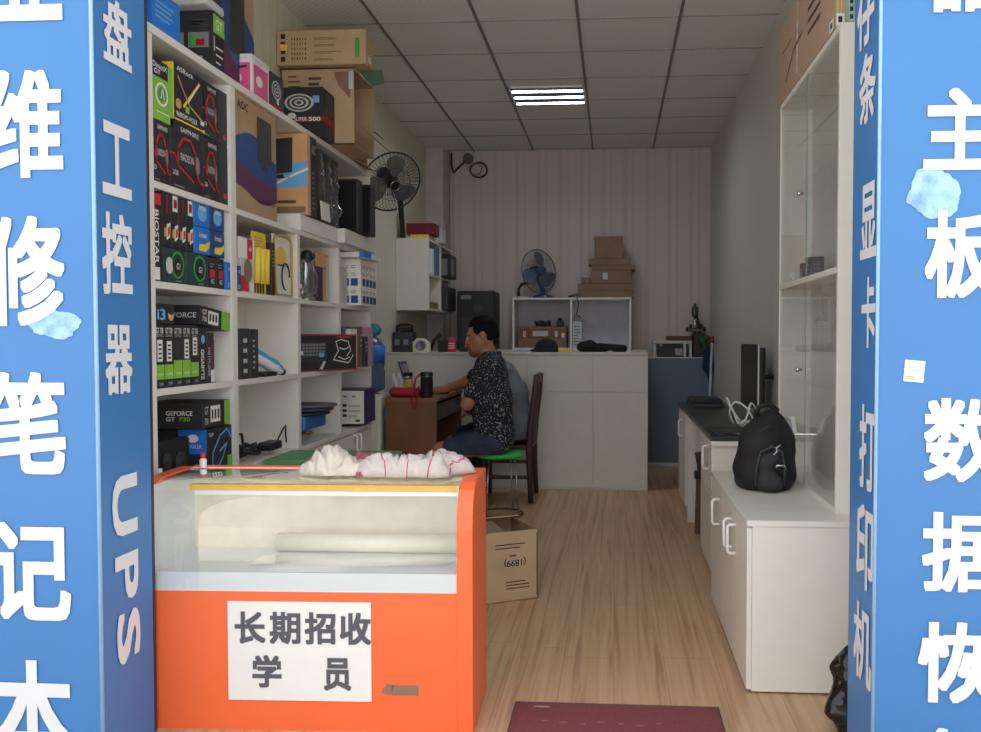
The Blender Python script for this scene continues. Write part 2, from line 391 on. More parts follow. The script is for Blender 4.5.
rt = T('sign_pillar', 'blue sign pillar at the right of the shop doorway with data-recovery and printer lettering', 'sign', (.95, 2.53, 0))
G().box((.70, 2.40, 0), (1.22, 2.655, 3.12), sb).obj('panel', rt)
G().tube([(.70, 2.40, 0), (.70, 2.40, 3.12)], .005, edge, 6).obj('corner_bead', rt)
chars(rt, [('器', 926, -85, 1000, 12, 0), ('主', 923, 88, 996, 170, 0), ('板', 924, 210, 1000, 298, 0), ('数', 923, 398, 1000, 482, 0), ('据', 921, 512, 1000, 592, 0), ('恢', 917, 622, 998, 703, 0), ('复', 918, 728, 998, 800, 0)], 'y', 2.399, 1, .026)
rs = [('存', 858, -40, 875, 45, 0), ('条', 860, 52, 876, 122, 0), ('显', 861, 183, 877, 258, 0), ('卡', 862, 277, 876, 348, 0), ('打', 860, 405, 876, 491, 0), ('印', 857, 505, 874, 590, 0), ('机', 854, 605, 872, 683, 0)]
for t, x0, y0, x1, y1, r in rs:
    a = U(x0, (y0+y1)/2, 'x', .699); b = U(x1, (y0+y1)/2, 'x', .699); c = U((x0+x1)/2, y0, 'x', .699); lo = U((x0+x1)/2, y1, 'x', .699)
    fa = (Vector((.699, a.y, lo.z)), Vector((0, b.y-a.y, 0)), Vector((0, 0, c.z-lo.z)))
    g = G(); g.text(fa, t, 0, 0, 1, 1, sw, .024, .0015); g.obj('character', rt)
scrape(rt, (934, 195, 29, 24), 'y', 2.399, 5)
a = U(903, 381, 'y', 2.399); b = U(925, 358, 'y', 2.399)
g = G((a.x, 2.3985, a.z), ry=.09); g.box((0, -.001, 0), (b.x-a.x-.004, 0, b.z-a.z-.004), paper); fa = faceF((0, -.001, 0), (b.x-a.x-.004, 0, b.z-a.z-.004))
g.bars(fa, .1, .1, .85, .3, 2, lime, .5, 4); g.bars(fa, .1, .5, .9, .9, 3, ltgrey, .5, 2)
S('sticker', g, 'small white paper sticker on the front of the right blue pillar', 'sticker', a)
# ================================================================ LEFT: shelving unit on a low cabinet
SX, SD = -1.60, -1.87      # front and back of the shelving
UPR = [(2.95, 2.985), (3.60, 3.655), (4.37, 4.41), (5.04, 5.08), (5.69, 5.72)]
LV = [.71, 1.07, 1.45, 1.80]; TOP = 2.335
rt = T('display_shelf', 'tall white open display shelf along the left wall, filled with computer parts', 'shelf', (-1.74, 4.3, .69))
for i, (a, b) in enumerate(UPR):
    z1 = 1.785 if i in (2, 3) else TOP-.03
    G().box((SD, a, .69), (SX, b, z1), shelfw).obj('upright', rt, bevel=.002)
bays = [(UPR[i][1], UPR[i+1][0]) for i in range(4)]
for z in (1.07, 1.45):
    for a, b in bays: G().box((SD, a, z-.025), (SX, b, z), shelfw).obj('shelf_board', rt, bevel=.002)
G().box((SD, UPR[0][1], 1.775), (SX, UPR[1][0], 1.80), shelfw).obj('shelf_board', rt, bevel=.002)
G().box((SD, UPR[1][1], 1.775), (SX+.002, UPR[4][0], 1.80), shelfw).obj('shelf_board', rt, bevel=.002)
G().box((SD, 2.95, TOP-.03), (SX+.004, 5.72, TOP), shelfw).obj('top_board', rt, bevel=.002)
G().box((SD-.006, 2.95, .69), (SD, 5.72, TOP), whiteb).obj('back_panel', rt)
g = G()
for z in (2.23, 1.86): g.lathe((-1.66, 3.60, z), [(.012, 0), (.012, -.004)], ltgrey, 12, (0, 1, 0))
g.obj('shelf_pin', rt)
rt = T('low_cabinet', 'long low white cabinet with paired doors under the display shelf', 'cabinet', (-1.74, 4.3, 0))
G().box((SD, 2.95, 0), (SX-.02, 5.72, .665), shelfw).obj('body', rt)
G().box((SD, 2.95, .665), (SX, 5.72, .69), shelfw).obj('top_board', rt, bevel=.002)
def uhandle(p, ax, out, L, parent, r=.006, mat=None):
    "U handle: base middle p, length L along axis ax, standing out along vector out"
    d = Vector(ax)*L/2; o = Vector(out); p = Vector(p)
    g = G(); g.tube([p-d, p-d+o*.75, p-d*.86+o, p+d*.86+o, p+d+o*.75, p+d], r, mat or handlew, 8)
    return g.obj('handle', parent)
dy = [2.96, 3.415, 3.87, 4.33, 4.79, 5.24+.1, 5.71]
for i in range(6):
    d = G().box((SX-.02, dy[i]+.003, .06), (SX-.002, dy[i+1]-.003, .655), shelfw).obj('door', rt, bevel=.0015)
    hy = dy[i+1]-.045 if i % 2 == 0 else dy[i]+.045
    uhandle((SX-.002, hy, .60), (0, 0, 1), (.03, 0, 0), .1, d)

# ---- goods on the shelves: carton(a, b) is one printed box
def carton(name, label, cat, a, b, m, draw=None, group=None, bev=.0025, rot=None):
    a, b = Vector(a), Vector(b)
    c = Vector(((a.x+b.x)/2, (a.y+b.y)/2, a.z))
    g = G(c, **(rot or {})); A, B = a-c, b-c
    g.box(A, B, m, bev)
    if draw: draw(g, faceR(A, B), faceF(A, B))
    return S(name, g, label, cat, c, group)
DX = -1.61
def spine(y0, y1, z0, z1, dep=.2, x=DX): return (x-dep, y0, z0), (x, y1, z1)
# top of bay one, shelf at 1.80
def d_green(g, r, f):
    g.rect(r, 0, .72, .75, 1, inkb, .001); g.text(r, 'DirectX', .05, .86, .7, .95, paper, .01); g.text(r, 'GT', .1, .76, .4, .84, paper, .01)
    for k in (1, .8, .6): g.disc(r, .45, .45, .3*k, .2*k, (paper, lime, green)[int((1-k)*5+.1) % 3], .001+.0006*(1-k)*5)
    g.line(r, [(.38, .38), (.45, .56), (.52, .38)], .006, paper, .004); g.line(r, [(.2, .14), (.8, .14)], .004, paper)
carton('graphics_card_box', 'bright green graphics-card box on the upper left shelf, at its left end', 'box', *spine(2.995, 3.145, 2.022, 2.232, .12), lime, d_green)
def d_x(g, r, f):
    g.rect(f, 0, 0, 1, 1, yellow, .001); g.text(r, 'ASRock', .08, .88, .62, .97, paper, .01)
    g.line(r, [(.3, .3), (.82, .85)], .012, yellow); g.line(r, [(.12, .78), (.3, .55), (.5, .35), (.9, .2)], .009, gold, .0018); g.line(r, [(.82, .85), (.45, .42)], .006, paper, .0022)
    g.disc(r, .13, .3, .09, .09, gold); g.rect(r, .36, .2, .48, .32, lime)
    g.text(r, '960GM-VGS3', .05, .07, .72, .16, paper, .01); g.rect(r, 0, 0, 1, .03, yellow); g.rect(r, .86, .12, .98, .2, paper)
    g.rect(r, .93, -.02, 1, .05, yellow, .0018)
carton('motherboard_box', 'black motherboard box with a large yellow X on the upper left shelf', 'box', *spine(3.153, 3.39, 2.055, 2.262, .14), inkb, d_x)
def d_rad(g, r, f):
    g.text(r, 'SAPPHIRE', .3, .86, .86, .93, paper, .004)
    P = [(.22, .35), (.22, .6), (.38, .78), (.62, .78), (.76, .6), (.76, .35), (.9, .2), (1, .2)]
    g.line(r, P, .010, red); g.line(r, [(0, .5), (.12, .5), (.22, .35), (.7, .18)], .007, red)
    g.disc(r, .49, .5, .24, .17, dkgrey); g.text(r, 'RADEON', .3, .44, .7, .55, ltgrey, .01); g.disc(r, .82, .45, .08, .14, midgrey)
    g.text(r, '2GB', .06, .2, .22, .27, paper); g.bars(r, .1, .04, .6, .08, 1, midgrey)
carton('graphics_card_box', 'black and red graphics-card box directly under the bright green box', 'box', *spine(2.992, 3.115, 1.80, 2.02, .2), inkb, d_rad)
carton('graphics_card_box', 'black and red graphics-card box directly under the yellow X motherboard box', 'box', *spine(3.12, 3.372, 1.80, 2.053, .2), inkb, d_rad)
def d_rad2(g, r, f): d_rad(g, (r[0], r[1]*.62, r[2]), f); g.rect(r, .62, 0, 1, 1, dkgrey, .001); g.disc(r, .88, .15, .07, .05, red)
carton('graphics_card_box', 'grey-sided black and red graphics-card box, lower of the pair by the upright', 'box', *spine(3.378, 3.592, 1.80, 2.043, .2), inkb, d_rad2)
carton('graphics_card_box', 'grey-sided black and red graphics-card box, upper of the pair by the upright', 'box', *spine(3.378, 3.592, 2.045, 2.262, .2), inkb, d_rad2)
# second shelf, 1.45
def d_slim(g, r, f): g.text(r, 'BIOSTAR', .15, .2, .6, .8, paper, .01, rot=1); g.rect(r, .1, .86, .9, .98, red); g.rect(r, .15, .02, .7, .16, paper)
carton('slim_box', 'tall slim black box with sideways white lettering, left end of the second shelf', 'box', *spine(2.99, 3.052, 1.45, 1.765), inkb, d_slim)
for i, (wh, hi) in enumerate((('leftmost', 0), ('second', 1), ('third', 0), ('rightmost', 1))):
    def d_blk(g, r, f, hi=hi):
        g.rect(r, .12, .18, .5, .34, gold, .001); g.poly(r, [(.4, .12), (.85, .18), (.9, .44), (.45, .4)], paper, .0015); g.poly(r, [(.5, .18), (.8, .22), (.84, .38), (.54, .34)], red, .002)
        if hi: g.rect(r, .2, .66, .85, .94, paper, .001); g.rect(r, .32, .72, .75, .88, dred, .0015)
        else: g.rect(r, .4, .6, .6, .92, dred, .001)
    carton('hard_disk_box', f'narrow black red-emblem box on the second shelf, {wh} of the row of four', 'box', *spine(3.06+.058*i, 3.115+.058*i, 1.578, 1.782, .15), inkb, d_blk, 'narrow black boxes on the second shelf')
for i in (0, 1):
    for j in (0, 1):
        def d_blue(g, r, f, j=j):
            g.text(r, 'Intel', .3, .62, .75, .82, paper, .01)
            if j == 0: g.poly(r, [(.25, .12), (.7, .1), (.95, .3), (1, .55), (.7, .4), (.3, .36)], yellow, .001)
            else: g.disc(r, .5, .5, .3, .3, lblue)
        lab = ('lower', 'upper')[j]+(' left', ' right')[i]
        carton('processor_box', f'blue processor box, {lab} one of the block of four on the second shelf', 'box', *spine(3.297+.133*i, 3.424+.133*i, 1.578+.106*j, 1.682+.106*j, .11), blue if i == 0 else dblue, d_blue, 'blue processor boxes')
def d_mouse(g, r, f):
    for k, c in ((1, green), (.82, dgreen)): g.disc(r, .62, .55, .3*k, .4*k, c, .001+(1-k)*.005)
    g.disc(r, .62, .5, .16, .3, inkb, .003); g.text(r, 'G1', .54, .42, .7, .6, paper, .01, .004); g.bars(r, .55, .05, .95, .14, 1, midgrey)
def d_mouse1(g, r, f): d_mouse(g, r, f); g.disc(r, .25, .5, .16, .24, ltgrey)
carton('mouse_box', 'dark green mouse box with a pale round picture, on the second shelf at its left', 'box', *spine(3.06, 3.222, 1.45, 1.576, .12), dgreen, d_mouse1)
carton('mouse_box', 'dark green mouse box with one ringed emblem, right of the other green box', 'box', *spine(3.228, 3.40, 1.45, 1.576, .12), dgreen, d_mouse)
def d_sm(g, r, f): g.rect(r, .25, .35, .8, .6, red, .001); g.bars(r, .2, .68, .8, .85, 2, midgrey); g.text(r, '8G', .35, .15, .7, .3, paper)
carton('memory_box', 'small black box with a red patch, immediately right of the dark green boxes', 'box', *spine(3.406, 3.478, 1.45, 1.573, .1), inkb, d_sm)
carton('memory_box', 'small black box with a red patch, beneath the right-hand blue processor boxes', 'box', *spine(3.482, 3.55, 1.45, 1.573, .1), inkb, d_sm)
def d_bl(g, r, f): g.bars(r, .2, .1, .8, .3, 3, paper, .3); g.text(r, 'USB', .25, .7, .75, .82, paper)
carton('accessory_box', 'small bright blue upright box against the white upright on the second shelf', 'box', *spine(3.556, 3.594, 1.45, 1.565, .1, -1.602), blue, d_bl)
carton('accessory_box', 'small navy blue box just past the white upright on the second shelf', 'box', *spine(3.66, 3.705, 1.45, 1.56, .1, -1.604), dblue, d_bl)
# third shelf, 1.07
for i, wh in enumerate(('leftmost', 'second', 'third', 'fourth', 'rightmost')):
    def d_gpu(g, r, f, i=i):
        g.text(r, 'GT', .12, .86, .45, .95, paper, .012); g.text(r, '730', .55, .86, .9, .95, paper, .012); g.text(r, 'ZOTAC', .12, .81, .9, .845, ltgrey)
        lo, hi = ((.42, .76), (.42, .74), (.4, .7), (.45, .77), (.5, .8))[i]
        if i != 2:
            g.rect(r, .25, lo, .82, hi, paper, .001)
            for k in range(4): g.rect(r, .36, lo+.04+k*(hi-lo-.06)/4, .7, lo+.07+k*(hi-lo-.06)/4, inkb, .0015)
        else: g.disc(r, .5, .6, .35, .14, dkgrey, .001)
        g.rect(r, 0, .14, 1, (.37, .37, .43, .43, .38)[i], lime, .001); g.text(r, 'NVIDIA', .2, .2, .85, .24, paper); g.text(r, '2GB', .4, .05, .85, .09, ltgrey)
    carton('graphics_card_box', f'upright black and lime-green graphics-card box on the third shelf, {wh} of five spines', 'box', *spine(2.992+.0655*i, 3.054+.0655*i, 1.07, 1.298, .25), inkb, d_gpu, 'black and lime graphics-card boxes standing on the third shelf')
def d_face(g, r, f):
    g.text(r, 'i3', .1, .2, .5, .75, lblue, .02); g.disc(r, .8, .55, .16, .38, orange, .001); g.disc(r, .8, .72, .18, .25, inkb, .0018)
carton('slim_box', 'flat dark box with pale blue lettering and a face, lying on the left spines', 'box', *spine(2.995, 3.135, 1.30, 1.372, .2), inkb, d_face)
def d_diag(g, r, f):
    g.text(f, 'GEFORCE', .25, .35, .92, .62, ltgrey, .012); g.text(r, 'GT', .06, .55, .2, .82, paper, .01); g.text(r, '730', .06, .2, .2, .45, paper, .01)
    g.rect(r, .25, .14, .6, .82, paper, .001); g.rect(r, .7, 0, 1, 1, lime, .001)
    for k in range(3): g.rect(r, .29+.1*k, .3, .35+.1*k, .68, inkb, .0015)
carton('graphics_card_box', 'black graphics-card box with lime end, lying tilted across the spines on the third shelf', 'box', (-1.80, 3.315, 1.290), (-1.602, 3.575, 1.366), inkb, d_diag, rot=dict(rx=-.10))
def d_l1(g, r, f): g.text(r, 'GIGABYTE', .2, .08, .62, .62, paper, .015, rot=1); g.disc(r, .5, .8, .25, .08, lblue)
carton('motherboard_box', 'black upright box with sideways white lettering, right of the lime spines', 'box', *spine(3.322, 3.385, 1.07, 1.288, .22), inkb, d_l1)
def d_l2(g, r, f): g.text(r, 'H81M-DS2', .1, .15, .4, .7, ltgrey, .01, rot=1); g.rect(r, .55, .3, 1, .86, purple, .001); g.rect(r, .5, .02, .98, .26, paper, .001)
carton('motherboard_box', 'dark upright box with a purple and white right edge under the tilted box', 'box', *spine(3.39, 3.45, 1.07, 1.272, .22), dkgrey, d_l2)
# bottom of bay one, .71
def d_gt(g, r, f):
    g.text(f, 'GEFORCE', .42, .52, .84, .7, paper, .012); g.text(f, 'GT', .42, .3, .56, .46, paper, .012); g.text(f, '730', .62, .3, .8, .46, lime, .012)
    g.text(r, 'GT', .05, .55, .18, .85, ltgrey, .01); g.text(r, '730', .05, .15, .18, .4, ltgrey, .01); g.rect(r, .26, .2, .62, .85, paper, .001); g.rect(r, .78, 0, 1, 1, lime, .001)
    for k in range(3): g.rect(r, .3+.11*k, .32, .36+.11*k, .7, inkb, .0015)
carton('graphics_card_box', 'flat black graphics-card box with lime end lying on top of the blue-swirl box', 'box', (-1.86, 3.335, .893), (-1.604, 3.575, .994), inkb, d_gt)
def d_g(g, r, f):
    g.rect(f, .55, .45, 1, 1, blue, .001); g.disc(f, .78, .8, .09, .09, paper); g.text(f, 'COOLER', .65, .58, .92, .66, paper)
    P = [(.95, .72), (.8, .93), (.5, .8), (.22, .45), (.2, .2), (.4, .08), (.62, .3), (.78, .6), (.5, .45)]
    g.line(r, P, .008, lblue); g.line(r, [(.9, .66), (.76, .84), (.52, .72), (.3, .42), (.3, .24), (.42, .2), (.55, .36)], .005, dblue, .0018)
    g.text(r, 'TOP', .06, .82, .24, .9, paper, .01); g.rect(r, .8, 0, 1, .3, lime, .001); g.rect(r, .82, .7, .97, .95, dblue, .001)
carton('cooler_box', 'black box with a glowing blue swirl and blue corner label, bottom shelf at left', 'box', (-1.86, 3.365, .71), (-1.604, 3.592, .888), inkb, d_g)
# dark plastic speakers packed together in front of it
rt = T('desk_speaker', 'dark plastic desktop speaker unit packed at the left end of the bottom shelf', 'speaker', (-1.70, 3.16, .71))
g = G(); g.box((-1.80, 3.06, .71), (-1.64, 3.30, .87), black, .01); g.obj('body', rt)
for yy, zz, r_ in ((3.12, .80, .03), (3.22, .78, .04)): G().lathe((-1.64, yy, zz), [(r_, 0), (r_, .006), (r_*.8, .004), (r_*.3, -.0), (r_*.25, .008)], dkgrey, 20, (1, 0, 0)).obj('driver', rt)
g = G()
for xx in (-1.77, -1.72, -1.67): g.box((xx-.012, 3.05, .73), (xx+.012, 3.061, .85), dkgrey, .003)
g.obj('grille', rt)
g = G(); g.lathe((-1.59-.03, 3.03, .71), [(.017, 0), (.018, .004), (.018, .05), (.010, .06), (.010, .072), (.004, .074)], paper, 16); g.lathe((-1.62, 3.03, .722), [(.0185, 0), (.0185, .025)], lblue, 16)
S('small_bottle', g, 'tiny white bottle with pale blue label at the left end of the bottom shelf', 'bottle', (-1.62, 3.03, .71))
# on top of the unit
def d_bt(g, r, f): g.bars(r, .1, .3, .9, .8, 4, lblue, .4, 3)
carton('blue_carton', 'bright blue carton on top of the shelf, at its left end beside the blue pillar', 'box', *spine(2.99, 3.19, TOP, 2.475, .12, -1.602), blue, d_bt)
def d_gt2(g, r, f):
    for u in (.06, .42): g.rect(f, u, .35, u+(.26 if u < .3 else .48), .62, midgrey, .001); g.rect(f, u+.02, .37, u+.2, .58, green, .0015)
    g.rect(f, .48, .7, .88, .86, dkgrey, .001); g.bars(f, .5, .74, .86, .84, 2, midgrey); g.rect(f, .6, .38, .8, .5, dred, .002); g.rect(f, .42, .02, .75, .2, orange, .001)
    g.rect(r, 0, .62, 1, .95, lime, .001); g.text(r, 'GT', .2, .7, .8, .88, paper); g.bars(r, .2, .1, .9, .5, 3, paper, .2)
    g.rect(r, .03, .3, .12, .55, ltgrey, .001)
carton('graphics_card_box', 'black box with green picture panels on top of the shelf, next to the blue carton', 'box', (-1.78, 3.46, TOP), (-1.602, 3.56, 2.56), inkb, d_gt2)
g = G(); g.box((-1.84, 3.40, 2.562), (-1.60, 3.565, 2.602), ltgrey, .012); S('plastic_tray', g, 'pale grey slab-like plastic tray lying on the black box on top of the shelf', 'tray', (-1.72, 3.48, 2.562))
def d_ab(g, r, f): g.rect(f, .1, .1, .42, .9, blue, .001); g.rect(f, .5, .15, .9, .9, paper, .001); g.bars(f, .55, .3, .85, .8, 3, ltgrey)
carton('dark_carton', 'dark carton with blue and white panels lying on the pale grey tray', 'box', (-1.82, 3.42, 2.604), (-1.61, 3.56, 2.72), inkb, d_ab)
def waves(g, fa, lo, hi, m, lift, n=24):
    g.poly(fa, [(i/n, lo(i/n)) for i in range(n+1)]+[(i/n, hi(i/n)) for i in range(n, -1, -1)], m, lift)
def d_aoc(g, r, f, oneside=False):
    waves(g, r, lambda t: .25, lambda t: .62+.09*math.sin(t*4.2), dblue, .001)
    waves(g, r, lambda t: .17+.05*math.cos(t*5), lambda t: .44-.14*math.sin(t*1.6)+.02*t, purple, .0016); waves(g, r, lambda t: 0, lambda t: .17+.05*math.cos(t*5), cardb, .0012)
    g.poly(r, [(.5, .5), (.5, .9), (.86, .9), (.86, .5)], dkgrey, .0022); g.poly(r, [(.6, .44), (.78, .44), (.72, .5), (.66, .5)], dkgrey, .0022)
    g.text(r, 'AOC', .05, .88, .3, .95, inkb, .015); g.text(r, 'WIDE SCREEN', .5, .13, .95, .17, ink); g.bars(r, .1, .02, .9, .06, 1, ink)
def d_aocT(g, r, f):
    waves(g, r, lambda t: 0, lambda t: .72+.08*math.sin(t*3)-.2*t*t, dblue, .001); waves(g, r, lambda t: 0, lambda t: max(.0005, .38-.5*t*t-.1*t), purple, .0016)
    g.poly(r, [(.36, .3), (.36, .86), (.74, .86), (.74, .3)], dkgrey, .0022); g.text(r, 'AOC', .06, .86, .3, .94, inkb, .015)
carton('monitor_carton', 'brown and blue monitor carton standing on top of the shelf behind the black box', 'box', *spine(3.60, 4.0, TOP, 2.86, .17, -1.66), cardb, d_aocT)
def d_pink(g, r, f):
    for fa in (r, f): g.rect(fa, .08, .02, .92, .78, pink, .001); g.bars(fa, .15, .84, .85, .94, 2, ltgrey, .4); g.disc(fa, .4, .4, .2, .14, paper)
    g.poly(f, [(.2, .6), (.8, .66), (.78, .72), (.25, .68)], dkgrey, .0015)
carton('pink_carton', 'small pink and white carton on the front edge of the shelf top', 'box', (-1.72, 3.84, TOP), (-1.602, 4.03, 2.51), paper, d_pink)
def d_psu(g, fa):
    for k in range(6): c = 1-k/6; g.disc(fa, .42, .55, .36*c, .36*c*g.asp, (ltgrey, dkgrey)[k % 2], .001+k*.0004)
def d_p1(g, r, f): g.asp = .75; d_psu(g, r); g.rect(r, 0, 0, 1, .12, dred); g.rect(r, .35, .14, .5, .3, paper, .006)
carton('power_supply_box', 'dark power-supply box with fan rings, squeezed right of the pink carton', 'box', *spine(4.06, 4.22, TOP, 2.50, .15, -1.605), dkgrey, d_p1)
def d_p2(g, r, f):
    g.asp = .72; F2 = (f[0]+f[2]*.3, f[1], f[2]*.7); d_psu(g, F2); g.disc(f, .25, .42, .1, .06, paper, .006)
    g.rect(f, 0, .3, 1, .4, dred, .004); g.text(f, 'SUPER', .3, .31, .62, .39, paper, .01, .006); g.text(f, '500', .66, .31, .95, .39, paper, .02, .006); g.rect(f, .76, .68, .92, .82, lblue, .004)
    g.rect(r, 0, .3, 1, .45, dred); g.rect(r, .2, .5, .8, .9, dkgrey)
carton('power_supply_box', 'dark power-supply box with spiral fan and red 500 band, below the brown cartons', 'box', (-1.79, 4.68, TOP), (-1.565, 4.88, 2.60), inkb, d_p2)
def d_cb1(g, r, f):
    for k in range(4): g.rect(f, .05, .1+.22*k, .1, .24+.22*k, inkb, .001)
    g.rect(f, .04, .42, .12, .6, yellow, .0016)
    for k in range(6): g.bars(f, .17+.03*k, .15, .185+.03*k, .85, 5, ink, .5, k)
    for k in range(4): g.bars(f, .42, .12+.2*k, .74, .2+.2*k, 2, ink, .4, k+7)
    g.rect(f, .88, .2, .93, .75, green, .001); g.rect(r, .2, .1, .6, .3, paper)
carton('brown_carton', 'closed brown carton, topmost of the stack on the shelf near the ceiling', 'box', (-1.876, 4.83, 2.765), (-1.37, 5.0, 2.955), cardb2, d_cb1)
rt = T('open_carton', 'open brown carton lying on its side on the shelf top, flaps hanging toward the aisle', 'box', (-1.66, 5.1, TOP))
g = G(); a, b = (-1.874, 4.885, TOP+.002), (-1.455, 5.29, 2.762)
g.box(a, (b[0], a[1]+.006, b[2]), cardb2); g.box((a[0], b[1]-.006, a[2]), b, cardb2); g.box(a, (a[0]+.006, b[1], b[2]), cardb2); g.box(a, (b[0], b[1], a[2]+.006), cardb2); g.box((a[0], a[1], b[2]-.006), b, cardb2)
f = faceF(a, b); g.bars(f, .1, .55, .3, .95, 6, ink, .3, 3); g.bars(f, .38, .7, .62, .92, 3, ink, .5, 4); g.poly(f, [(.72, .95), (.95, .95), (.95, .6), (.8, .75)], cardd, .002); g.rect(f, .93, .72, .99, .95, ltgrey, .003)
g.obj('body', rt)
G().slab([(-1.455, 4.90, 2.757), (-1.455, 5.20, 2.757), (-1.37, 5.17, 2.67), (-1.37, 4.93, 2.67)], (0, 0, .005), cardb2).obj('flap', rt)
G().slab([(-1.455, 4.91, 2.46), (-1.455, 5.28, 2.46), (-1.34, 5.25, 2.36), (-1.34, 4.95, 2.36)], (.003, 0, .004), cardd).obj('flap', rt)
G().slab([(-1.43, 4.93, 2.745), (-1.31, 4.95, 2.765), (-1.30, 4.95, 2.69), (-1.375, 4.93, 2.668)], (0, .005, 0), M('green_card', (60, 96, 70), .7)).obj('flap', rt)
rt = T('open_carton', 'second open brown carton behind, toward the fan, its long lower flap drooping', 'box', (-1.72, 5.5, TOP))
g = G(); a, b = (-1.872, 5.32, TOP+.002), (-1.60, 5.66, 2.62)
g.box(a, (b[0], a[1]+.006, b[2]), cardb); g.box((a[0], b[1]-.006, a[2]), b, cardb); g.box(a, (a[0]+.006, b[1], b[2]), cardb); g.box(a, (b[0], b[1], a[2]+.006), cardb); g.box((a[0], a[1], b[2]-.006), b, cardb)
g.rect(faceR(a, b), .05, .1, .35, .4, paper, .002); g.obj('body', rt)
G().slab([(-1.60, 5.33, TOP+.01), (-1.60, 5.65, TOP+.01), (-1.53, 5.62, TOP-.02), (-1.53, 5.36, TOP-.02)], (0, 0, .005), cardb).obj('flap', rt)
G().slab([(-1.60, 5.33, 2.615), (-1.60, 5.65, 2.615), (-1.48, 5.62, 2.52), (-1.48, 5.36, 2.52)], (.004, 0, .004), M('green_card', (60, 96, 70), .7)).obj('flap', rt)
# upper wide bay, 1.80: monitors and speakers
carton('monitor_carton', 'brown monitor carton with blue and purple waves in the upper bay, nearest the upright', 'box', *spine(3.67, 4.13, 1.80, 2.30, .17), cardb, d_aoc)
def d_aoc2(g, r, f):
    waves(g, f, lambda t: .36-.03*math.sin(t*3), lambda t: .58+.08*t, lblue, .001); g.line(f, [(.15, .38), (.5, .46), (1, .56)], .012, paper, .0018)
    g.poly(f, [(.1, .5), (.1, .93), (.62, .95), (.6, .52)], dkgrey, .0022); g.poly(f, [(.05, .44), (.4, .45), (.35, .5), (.12, .49)], inkb, .0022)
    g.bars(f, .2, .14, .95, .2, 1, ink, .6, 3); g.bars(f, .08, .05, .6, .1, 1, ink); g.rect(f, .05, .02, .95, .1, cardd, .0012)
    g.text(r, 'AOC', .2, .8, .8, .9, ltgrey, .01)
carton('monitor_carton', 'orange-brown monitor carton with a light blue band facing the door, upper bay', 'box', (-1.77, 4.45, 1.885), (-1.572, 4.50, 2.30), orange, d_aoc2)
def d_blk2(g, r, f): g.text(r, 'AOC', .2, .78, .8, .9, ltgrey, .01); g.bars(r, .3, .1, .6, .6, 8, midgrey, .3)
carton('monitor_carton', 'narrow black monitor carton right of the orange-brown one', 'box', *spine(4.505, 4.60, 1.885, 2.30, .2, -1.575), inkb, d_blk2)
rt = T('wrapped_monitor', 'dark monitor wrapped in crinkled clear plastic film in the upper bay', 'monitor', (-1.66, 4.87, 1.885))
G().box((-1.72, 4.68, 1.89), (-1.60, 5.06, 2.27), dkgrey, .01).obj('panel', rt)
def crinkle(V):
    o = V.copy()
    for i, p in enumerate(V):
        k = noise.noise(Vector(p)*22)*.018+noise.noise(Vector(p)*60)*.006; o[i] += np.array((k, k*.8, k*.4))
    return o
blob('plastic_wrap', [('cap', (-1.645, 4.74+.13*i, 1.945), (-1.645, 4.74+.13*i, 2.23), .066, .055) for i in range(3)], .012, clearp, rt, .05, disp=crinkle)
for i, (y0, y1, x0, x1, z1, lab) in enumerate(((5.22, 5.32, -1.70, -1.535, 2.205, 'black speaker box, narrower one nearer the plastic-wrapped monitor'), (5.42, 5.50, -1.63, -1.505, 2.205, 'black box speaker at the far end of the upper bay'))):
    rt = T('box_speaker', lab, 'speaker', ((x0+x1)/2, (y0+y1)/2, 1.885)); G().box((x0, y0, 1.885), (x1, y1, z1), black, .006).obj('cabinet', rt)
    G().box((x0+.012, y0-.004, 1.905), (x1-.012, y0+.001, z1-.015), M('speaker_cloth', (20, 20, 22), .95), .003).obj('grille', rt)
    G().box((x0+.02, y0-.006, 1.915), (x0+.05, y0-.003, 1.921), ltgrey).obj('badge', rt)
carton('white_carton', 'long flat white carton on the upper shelf edge under the black cartons', 'box', (-1.80, 4.40, 1.80), (-1.592, 5.0, 1.883), paper)
carton('white_carton', 'flat white carton at the far end of the upper shelf under the box speakers', 'box', (-1.80, 5.01, 1.80), (-1.55, 5.66, 1.883), whiteb)
g = G((-1.562, 4.70, 1.885), ry=-.08); g.box((-.002, -.06, 0), (.002, .08, .10), paper); S('white_card', g, 'small white card leaning against the wrapped monitor', 'card', (-1.562, 4.70, 1.885))
# bay two, 1.45: blister packs
def blister(name, label, cat, y0, y1, z1, mback, draw, dep=.05, x=-1.63, bulge=None):
    c = Vector((x, (y0+y1)/2, 1.45)); rt = T(name, label, cat, c)
    A, B = Vector((-.004, y0-c.y, 0)), Vector((0, y1-c.y, z1-1.45)); g = G(c); g.box(A, B, mback); draw(g, faceR(A, B)); g.obj('card', rt)
    if bulge: bulge(c, rt)
    return rt
def d_rw(g, r, f):
    for fa in (r, f): g.rect(fa, 0, .62, 1, .98, paper, .001); g.rect(fa, .45, .62, .85, .98, red, .0016); g.disc(fa, .5, .4, .3, .22, cardd, .0016); g.rect(fa, .0, .02, .55, .3, red, .0014); g.rect(fa, .6, .02, .9, .18, paper, .002); g.text(fa, 'A4', .55, .75, .75, .86, paper, .01, .003)
carton('mouse_box', 'red and white mouse box with a window, second bay beside the yellow pack', 'box', *spine(3.715, 3.86, 1.45, 1.69, .09), ltgrey, d_rw)
